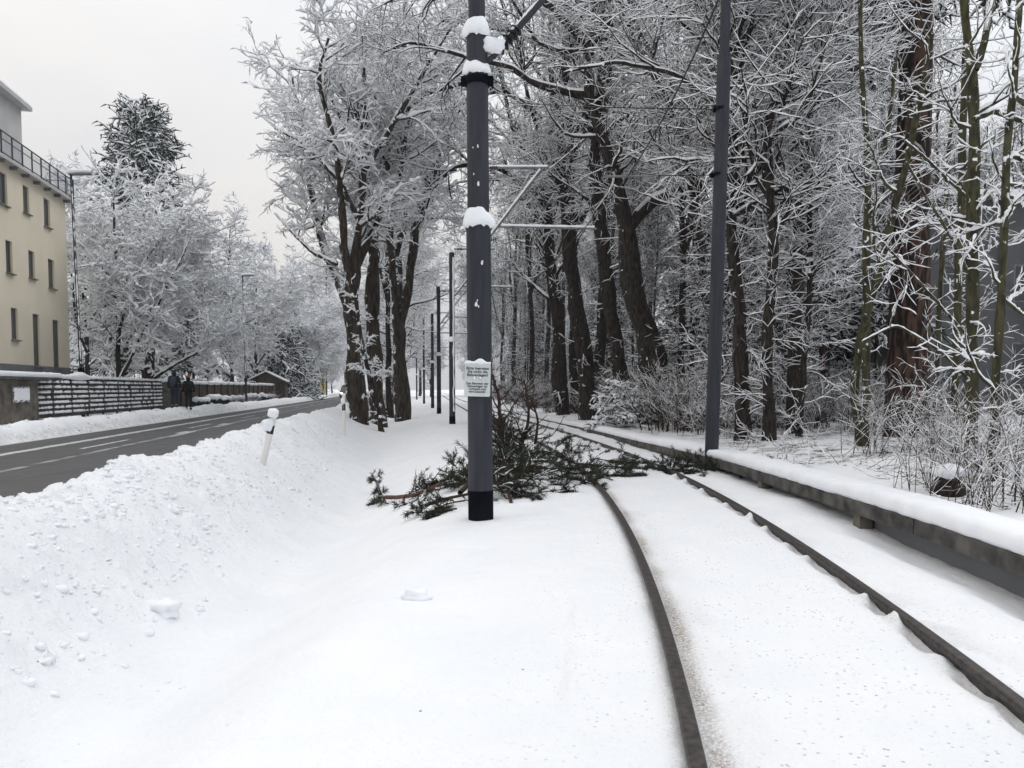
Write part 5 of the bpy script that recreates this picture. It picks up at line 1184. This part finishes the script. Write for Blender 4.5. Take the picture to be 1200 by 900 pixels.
# ------------------------------------------------------------------ people on the left pavement
def skin_obj(name, verts, edges, radii, root, mt, parent, lev=2):
    me = bpy.data.meshes.new(name); me.from_pydata(verts, edges, []); o = bpy.data.objects.new(name, me); COL.objects.link(o)
    m1 = o.modifiers.new('skin', 'SKIN')
    for i, rr_ in enumerate(radii):
        me.skin_vertices[0].data[i].radius = rr_ if isinstance(rr_, tuple) else (rr_, rr_); me.skin_vertices[0].data[i].use_root = (i == root)
    m1.use_smooth_shade = True; m2 = o.modifiers.new('sub', 'SUBSURF'); m2.levels = lev; m2.render_levels = lev
    bpy.context.view_layer.update(); dg = bpy.context.evaluated_depsgraph_get(); me2 = bpy.data.meshes.new_from_object(o.evaluated_get(dg))
    COL.objects.unlink(o); bpy.data.objects.remove(o); o = bpy.data.objects.new(name, me2); COL.objects.link(o); me2.materials.clear(); me2.materials.append(mt); o.parent = parent
    for p_ in me2.polygons: p_.use_smooth = True
    return o
skin_mt = mat('skin', (.45, .27, .2), .6); navy = noisy('navy_cloth', (.012, .016, .03), (.02, .026, .045), 20, .9, .3, .004); blackc = noisy('black_cloth', (.008, .008, .01), (.016, .016, .018), 20, .9, .3, .004)
hat_o = mat('orange_brown_hat', (.30, .10, .04), .9); hat_g = mat('dark_blue_hat', (.03, .045, .07), .9); shoe = mat('shoe', (.01, .01, .01), .7); bagm = mat('backpack_cloth', (.04, .048, .065), .8)
def person(px, Y, H, label, coatm, hatm, stride, coat_len, pack, seed):
    q = P(px, 485, Y); e = empty('person', (q.x, Y, gz(q.x, Y)), R_(8), label, 'person'); s = H/1.75
    def v(*a): return tuple(x*s for x in a)
    V = [v(0, 0, .95), v(0, 0, 1.12), v(0, .01, 1.32), v(0, .01, 1.45), v(0, .01, 1.54), v(0, .015, 1.63), v(0, .02, 1.70),
         v(-.10, 0, .90), v(-.10, .5*stride, .50), v(-.11, .2*stride-.05, .09), v(-.115, .2*stride+.09, .04),
         v(.10, 0, .90), v(.10, -.1*stride, .50), v(.11, -.9*stride, .11), v(.115, -.9*stride+.13, .04),
         v(-.19, 0, 1.42), v(-.26, -.02, 1.14), v(-.28, .06, .90), v(-.28, .08, .84),
         v(.19, 0, 1.42), v(.26, -.02, 1.14), v(.28, .03, .90), v(.28, .04, .84)]
    V[3] = v(0, .01, 1.43); E = [(0, 1), (1, 2), (2, 3), (3, 4), (4, 5), (5, 6), (0, 7), (7, 8), (8, 9), (9, 10), (0, 11), (11, 12), (12, 13), (13, 14), (3, 15), (15, 16), (16, 17), (17, 18), (3, 19), (19, 20), (20, 21), (21, 22)]
    Rr = [.12, .12, .13, .06, .05, .095, .085, .09, .065, .048, .045, .09, .065, .048, .045, .06, .045, .034, .036, .06, .045, .034, .036]
    body = skin_obj('body', V, E, [a*s for a in Rr], 0, skin_mt, e)
    skin_obj('trousers', [V[0], V[7], V[8], V[9], V[11], V[12], V[13]], [(0, 1), (1, 2), (2, 3), (0, 4), (4, 5), (5, 6)], [a*s for a in (.15, .105, .082, .066, .105, .082, .066)], 0, coatm if pack else blackc, e)
    cv = [v(0, 0, coat_len), v(0, 0, 1.0), V[1], V[2], v(0, .01, 1.46), V[15], V[16], v(-.28, .06, .88), V[19], V[20], v(.28, .03, .88)]
    skin_obj('coat', cv, [(0, 1), (1, 2), (2, 3), (3, 4), (3, 5), (5, 6), (6, 7), (3, 8), (8, 9), (9, 10)], [a*s for a in (.17, .165, .16, .18, .125, .09, .065, .05, .085, .065, .05)], 2, coatm, e)
    for i, d_sh in ((9, 10), (13, 14)):
        a, b2 = V[i], V[d_sh]; skin_obj('shoe', [(a[0], a[1]-.04, .07), (b2[0], b2[1]+.03, .045)], [(0, 1)], [.07, .055], 0, shoe, e, 1)
    g = Geo(); g.blob(v(0, .01, 1.70), (.112*s, .12*s, .085*s), 0, 14, 9, .03, seed); g.build('hat', hatm, e)
    if pack:
        g = Geo(); g.blob(v(0, -.035, 1.58), (.115*s, .12*s, .14*s), 0, 12, 8, .03, seed); g.build('hood', navy, e)
        g = Geo(); g.blob(v(0, -.20, 1.22), (.15*s, .10*s, .23*s), 0, 14, 10, .06, seed); g.build('backpack', bagm, e)
    else:
        g = Geo(); g.blob(v(0, -.025, 1.585), (.11*s, .11*s, .13*s), 0, 12, 8, .03, seed); g.build('hair', blackc, e)
    return e
person(205, 37.5, 1.80, 'person in dark blue jacket with backpack, walking away on the pavement', navy, hat_g, .16, .86, True, 3)
person(221.5, 38.6, 1.70, 'person in long black coat and orange-brown hat, walking away on the pavement', blackc, hat_o, .12, .62, False, 4)

# ------------------------------------------------------------------ oncoming car with one bright headlight
cq = P(411, 465, 112.0); car = empty('parked_car' if False else 'oncoming_car', (float(xr(112))*.45+float(xf(112))*.55, 112, .02), R_(8.5), 'dark grey car with a shining headlight at the far end of the road', 'car')
carp = mat('car_paint', (.05, .065, .075), .3, .4, .5); lampm = mat('headlight_on', (1, .95, .7), .3); lb = lampm.node_tree.nodes['Principled BSDF']; lb.inputs['Emission Color'].default_value = (1, .93, .62, 1); lb.inputs['Emission Strength'].default_value = 14
def loft(g, secs, m=0):
    n = len(secs[0]); V = [p_ for s_ in secs for p_ in s_]; g.add(V, [(k*n+i, k*n+(i+1) % n, (k+1)*n+(i+1) % n, (k+1)*n+i) for k in range(len(secs)-1) for i in range(n)], m); g.add(secs[0], [list(range(n))[::-1]], m); g.add(secs[-1], [list(range(n))], m)
def carsec(y, hw, z0, zb_, zt, hwt): return [(-hw*.95, y, z0), (hw*.95, y, z0), (hw, y, (z0+zb_)/2), (hw*.98, y, zb_), (hwt, y, zt), (-hwt, y, zt), (-hw*.98, y, zb_), (-hw, y, (z0+zb_)/2)]
g = Geo(); loft(g, [carsec(-2.25, .80, .35, .62, .78, .70), carsec(-2.1, .9, .28, .75, .92, .80), carsec(-1.2, .92, .25, 1.0, 1.12, .80), carsec(-.35, .93, .25, 1.05, 1.72, .68), carsec(.5, .93, .25, 1.05, 1.82, .68), carsec(1.9, .92, .25, 1.05, 1.76, .68), carsec(2.3, .88, .35, 1.0, 1.3, .72)]); g.build('body', carp, car, smooth=False)
g = Geo(); g.face([(-.76, -1.17, 1.15), (.76, -1.17, 1.15), (.64, -.40, 1.70), (-.64, -.40, 1.70)]); g.build('windshield', glass_m, car, smooth=False)
for sx_ in (-1, 1):
    g = Geo(); g.lathe((0, 0, 0), [(.01, .06), (.10, .04), (.11, 0)], 12); hl = g.build('headlight', lampm if sx_ < 0 else galv, car); hl.location = (sx_*.64, -2.22, .70); hl.rotation_euler = (math.pi/2, 0, 0); hl.scale = (1.3, .9, 1)
    for yw in (-1.4, 1.4):
        g = Geo(); g.cyl((sx_*.72, yw, .32), (sx_*.93, yw, .32), .32, n=20); wh = g.build('wheel', black_pl, car, smooth=False); g = Geo(); g.cyl((sx_*.92, yw, .32), (sx_*.94, yw, .32), .19, n=14); g.build('rim', galv, wh, smooth=False)
    g = Geo(); g.blob((sx_*1.02, -.95, 1.12), (.10, .06, .08), 0, 8, 6, .0, 1); g.build('mirror', carp, car)
g = Geo(); g.box((0, -2.27, .58), (.9, .03, .16)); g.build('grille', black_pl, car, smooth=False); g = Geo(); g.box((0, -2.29, .44), (.5, .02, .11)); g.build('number_plate', white_pl, car, smooth=False)
g = Geo(); g.blob((0, .7, 1.86), (.66, 1.3, .07), 0, 16, 8, .05, 3); g.build('roof_snow', snow_m, car)

WZ_ = [(600, 'beside the bend of the track'), (655, 'left of the forked oak'), (745, 'among the slanting trunks'), (815, 'right of the forked oak'), (860, 'behind the plain tram pole'), (935, 'behind the crooked dark tree'), (1010, 'left of the mossy stems'), (9999, 'behind the big pine')]
BD = [(36, 'near'), (70, 'deeper'), (9999, 'farthest')]
def named(prefix): return [o for o in S.objects if o.parent is None and o.name.split('.')[0] == prefix]
relabel(named('background_forest_tree'), 'tall snowy tree', WZ_, BD)
relabel(named('young_forest_tree'), 'thin young snowy tree', WZ_, BD)
relabel(named('darkening_conifer'), 'dark conifer added for shade', WZ_, BD)
relabel(named('undergrowth_shrub'), 'twiggy snowy shrub', WZ_, [(22, 'near'), (34, 'deeper'), (50, 'distant'), (9999, 'farthest')])
relabel(named('distant_tree'), 'pale snowy tree', [(330, 'above the garden sheds'), (400, 'past the road end'), (470, 'seen past the verge trees'), (545, 'past the row of tram poles'), (9999, 'past the bend of the track')], [(165, 'distant'), (9999, 'very distant')])
relabel(named('far_garden_tree'), 'snowy garden tree', [(150, 'behind the cream house corner'), (260, 'behind the walkers'), (9999, 'behind the second street lamp')], [(110, 'far'), (9999, 'very far')])
for fam, base_ in (('verge_tree', 'bare verge tree beyond the three forked ones'), ('verge_shrub', 'little snowy verge shrub'), ('clipped_shrub', 'round clipped snow-topped shrub by the board fence'), ('pavement_shrub', 'small snow-clotted pavement shrub')):
    for k, o in enumerate(sorted(named(fam), key=lambda o: o.location.y)): o['label'] = base_+(', nearest of its row' if k == 0 else ', '+ORD[k]+'nearest of its row')

# ------------------------------------------------------------------ fallen pine bough across the ditch and the track
def needles(g, r, Pn, per, ln=.07, wd=.0035, m=0):
    Nb, K, _ = Pn.shape; t = r.random((Nb, per))*.9+.1; f = t*(K-1); i = np.minimum(f.astype(int), K-2); fr = (f-i)[..., None]
    bi = np.arange(Nb)[:, None]; A = Pn[bi, i]; B = Pn[bi, i+1]; c = A*(1-fr)+B*fr; tn = B-A; tn /= np.linalg.norm(tn, axis=2, keepdims=True)+1e-9
    d = tn*.8+r.normal(0, .55, tn.shape); d /= np.linalg.norm(d, axis=2, keepdims=True); l_ = ln*(.6+.7*r.random((Nb, per, 1)))
    sd_ = np.cross(d, r.normal(size=d.shape)); sd_ /= np.linalg.norm(sd_, axis=2, keepdims=True)+1e-9; sd_ = sd_*wd
    v = np.stack([c-sd_, c+sd_, c+d*l_+sd_*.4, c+d*l_-sd_*.4], 2).reshape(-1, 3); g.add(v, np.arange(len(v)).reshape(-1, 4), m)
fr_ = np.random.default_rng(77)
fb_ = empty('fallen_pine_bough', (.2, 12.4, gz(.2, 12.4)), 0, 'large fallen green pine crown lying over the rail behind the nearest pole', 'fallen tree')
stems = []
def gp(px, py, lift=0.0, z0=-.1):
    q = onG(px, py, z0); return np.array((q.x, q.y, q.z+lift))
S0 = [([gp(452, 590, .06), gp(490, 583, .07), gp(530, 572, .10), gp(565, 565, .10), gp(610, 555, .14), gp(650, 552, .08)], .034),
      ([gp(540, 585, .1), gp(575, 564, .16), gp(620, 556, .2), gp(665, 556, .06)], .035),
      ([gp(500, 598, .06), gp(545, 590, .12), gp(590, 580, .2), gp(630, 570, .12)], .025),
      ([gp(575, 575, .1), gp(595, 562, .25), gp(606, 553, .38), gp(622, 545, .22)], .03),
      ([gp(590, 552, .2), gp(615, 548, .35), gp(650, 545, .22), gp(682, 550, .05)], .03),
      ([gp(595, 570, .1), gp(600, 557, .4), gp(606, 552, .65)], .03),
      ([gp(600, 590, -.02), gp(590, 575, .3), gp(585, 560, .5)], .025)]
Yb = 12.6
up1 = [np.array(P(585, 530, Yb)), np.array(P(589, 500, Yb)), np.array(P(587, 480, Yb)), np.array(P(582, 455, Yb+.1)), np.array(P(577, 438, Yb+.1))]
up2 = [np.array(P(608, 530, Yb)), np.array(P(617, 508, Yb)), np.array(P(620, 485, Yb)), np.array(P(617, 460, Yb+.1)), np.array(P(614, 445, Yb+.1))]
up3 = [np.array(P(628, 520, Yb+.2)), np.array(P(630, 495, Yb+.2)), np.array(P(627, 480, Yb+.2)), np.array(P(621, 466, Yb+.2))]
g = Geo(); Ps = []; Rs = []
for pl, rad in S0: p_, q_ = resample(pl, np.linspace(rad, rad*.3, len(pl)), 8); Ps.append(p_+fr_.normal(0, .02, (8, 3))); Rs.append(q_)
Ps = np.array(Ps); Rs = np.array(Rs); g.tubes(Ps[1:], Rs[1:], 6)
b1_ = spawn(fr_, Ps, Rs, 150, .2, 1, .60, (20, 75), 6, .2, (.03, -.10), .6, .007); b2_ = spawn(fr_, *b1_, 760, .2, 1, .32, (25, 60), 4, .15, (.03, -.05), .7, .004)
gr_ = Geo()
def lift_above(Pn, eps=.02):
    fl = Pn.reshape(-1, 3)
    for k in range(len(fl)):
        zg = gz(fl[k, 0], fl[k, 1])+eps
        if fl[k, 2] < zg: fl[k, 2] = zg
    return Pn
lift_above(b1_[0]); lift_above(b2_[0])
g.tubes(*b1_, 4); g.tubes(*b2_, 3); g.build('twigs', shrub_m, fb_)
ng = Geo(); needles(ng, fr_, b2_[0][:680], 52, .07, .0045); needles(ng, fr_, b1_[0][:60], 30, .07, .004); ng.build('needles', pine_sprig, fb_)
g = Geo(); g.tubes(Ps[:1], Rs[:1]*1.1, 9); g.build('peeled_stem', redbark, fb_)
g = Geo(); ups = [resample(u_, np.linspace(w_, w_*.35, len(u_)), 9) for u_, w_ in ((up1, .042), (up2, .032), (up3, .026))]; UP = np.array([a for a, _ in ups])+fr_.normal(0, .012, (3, 9, 3)); UR = np.array([b for _, b in ups]); g.tubes(UP, UR, 8); g.build('upright_stem', redstem, fb_)
g = Geo(); c1_ = spawn(fr_, UP, UR, 50, .1, 1, .75, (30, 70), 6, .3, (.05, .0), .6, .006); c2_ = spawn(fr_, *c1_, 150, .2, 1, .25, (30, 60), 4, .25, (0, 0), .7, .0035); g.tubes(*c1_, 4); g.tubes(*c2_, 3); g.build('bare_twigs', shrub_m, fb_)
ng = Geo(); k = fr_.random(150) < .3; needles(ng, fr_, c2_[0][k], 30, .07, .004); ng.build('needle_tufts', pine_sprig, fb_)
sg3 = Geo(); snow_tubes(sg3, fr_, b1_[0], b1_[1], .012, 0, keep=.25); snow_tubes(sg3, fr_, b2_[0], b2_[1], .012, 0, keep=.3); sg3.build('snow_bits', twig_snow, fb_)
for o in list(fb_.children): o.matrix_parent_inverse = Matrix.Translation(fb_.location).inverted()
# small sprig at the stem's tip and sprigs over the track
def sprig(pts, nb1, nb2, L1, L2, name, label, seed, group=None, per=46, flat=True):
    r = np.random.default_rng(seed); A = []; Q = []
    for pl in pts: p_, q_ = resample(pl, np.linspace(.012, .005, len(pl)), 6); A.append(p_); Q.append(q_)
    A = np.array(A); Q = np.array(Q); a1 = spawn(r, A, Q, nb1, .1, 1, L1, (30, 80), 5, .12, (.02, -.08), .7, .004); a2 = spawn(r, *a1, nb2, .1, 1, L2, (25, 60), 4, .15, (.04, -.06), .7, .003)
    lift_above(a1[0], .012); lift_above(a2[0], .012)
    e = empty(name, tuple(A[0, 0]), 0, label, 'branch', group); g = Geo(); g.tubes(A, Q, 5); g.tubes(*a1, 3); g.tubes(*a2, 3); g.build('twigs', shrub_m, e)
    ng = Geo(); needles(ng, r, a2[0], per, .07, .004); needles(ng, r, a1[0], per, .07, .004); ng.build('needles', pine_sprig, e)
    for o in list(e.children): o.matrix_parent_inverse = Matrix.Translation(e.location).inverted()
    return e
sprig([[gp(455, 592, .03), gp(440, 590, .05), gp(428, 594, .03)], [gp(452, 590, .03), gp(444, 583, .16), gp(438, 575, .30)], [gp(475, 592, .02), gp(462, 598, .03)]], 22, 60, .22, .12, 'pine_sprig', 'small green pine sprig at the tip of the reddish fallen stem', 5, per=26)
sprig([[gp(535, 600, .04), gp(510, 603, .05), gp(490, 604, .03)], [gp(545, 592, .06), gp(520, 597, .07), gp(500, 608, .02)], [gp(540, 570, .06), gp(520, 567, .10), gp(508, 572, .03)]], 32, 90, .26, .13, 'pine_sprig', 'flat green pine sprays just left of the foot of the nearest pole', 6, per=30)
sprig([[gp(668, 545, .05), gp(700, 548, .04), gp(740, 550, .03), gp(775, 552, .03)], [gp(690, 556, .03), gp(720, 560, .03), gp(750, 556, .03)], [gp(700, 540, .04), gp(730, 545, .04), gp(755, 545, .03)]], 60, 190, .45, .18, 'pine_sprig', 'flattened green pine sprays strewn between the two rails behind the bend', 7, per=34)
sprig([[gp(775, 553, .03), gp(805, 555, .03), gp(830, 556, .03)], [gp(790, 545, .03), gp(815, 548, .03), gp(845, 553, .03)], [gp(850, 556, .03), gp(875, 558, .03), gp(900, 560, .03)]], 54, 170, .4, .16, 'pine_sprig', 'green pine litter between the right rail and the plain tram pole', 8, per=34)
sprig([[gp(600, 585, .03), gp(640, 580, .05), gp(668, 575, .03)], [gp(650, 560, .05), gp(680, 566, .04), gp(705, 572, .02)]], 34, 90, .35, .16, 'pine_sprig', 'pine twigs sticking out of the snow beside the left rail', 9, per=30)
# snow block beside the path in the foreground
b_ = onG(488, 702, -.3); g = Geo(); g.blob((0, 0, .02), (.10, .07, .05), 0, 22, 14, .22, 8); sb = g.build('snow_block', snow_m, loc=tuple(b_)); tag(sb, 'small loose snow block on the smooth slope nearest the camera', 'snow block')
g = Geo(); b_ = onG(190, 716, -.1); g.blob((0, 0, .02), (.13, .09, .085), 0, 20, 12, .32, 11); sb = g.build('snow_block', snow_m, loc=tuple(b_)); tag(sb, 'larger cracked snow block rolled down from the ploughed bank', 'snow block')

# ------------------------------------------------------------------ haze: pale air round the whole scene
hz = bpy.data.meshes.new('haze'); x0, x1, y0, y1, z0, z1 = -235, 260, -12, 640, -2.0, 34
hv = [(x0, y0, z0), (x1, y0, z0), (x1, y1, z0), (x0, y1, z0), (x0, y0, z1), (x1, y0, z1), (x1, y1, z1), (x0, y1, z1)]
hz.from_pydata(hv, [], [(0, 3, 2, 1), (4, 5, 6, 7), (0, 1, 5, 4), (1, 2, 6, 5), (2, 3, 7, 6), (3, 0, 4, 7)]); ho = bpy.data.objects.new('haze', hz); COL.objects.link(ho); tag(ho, kind='stuff')
hm = bpy.data.materials.new('haze'); hm.use_nodes = True; hm.node_tree.nodes.clear(); ou = N(hm, 'ShaderNodeOutputMaterial'); pv = N(hm, 'ShaderNodeVolumePrincipled'); pv.inputs['Color'].default_value = (.86, .9, .95, 1); pv.inputs['Density'].default_value = 0.0006
L(hm, pv.outputs['Volume'], ou.inputs['Volume']); hz.materials.append(hm)
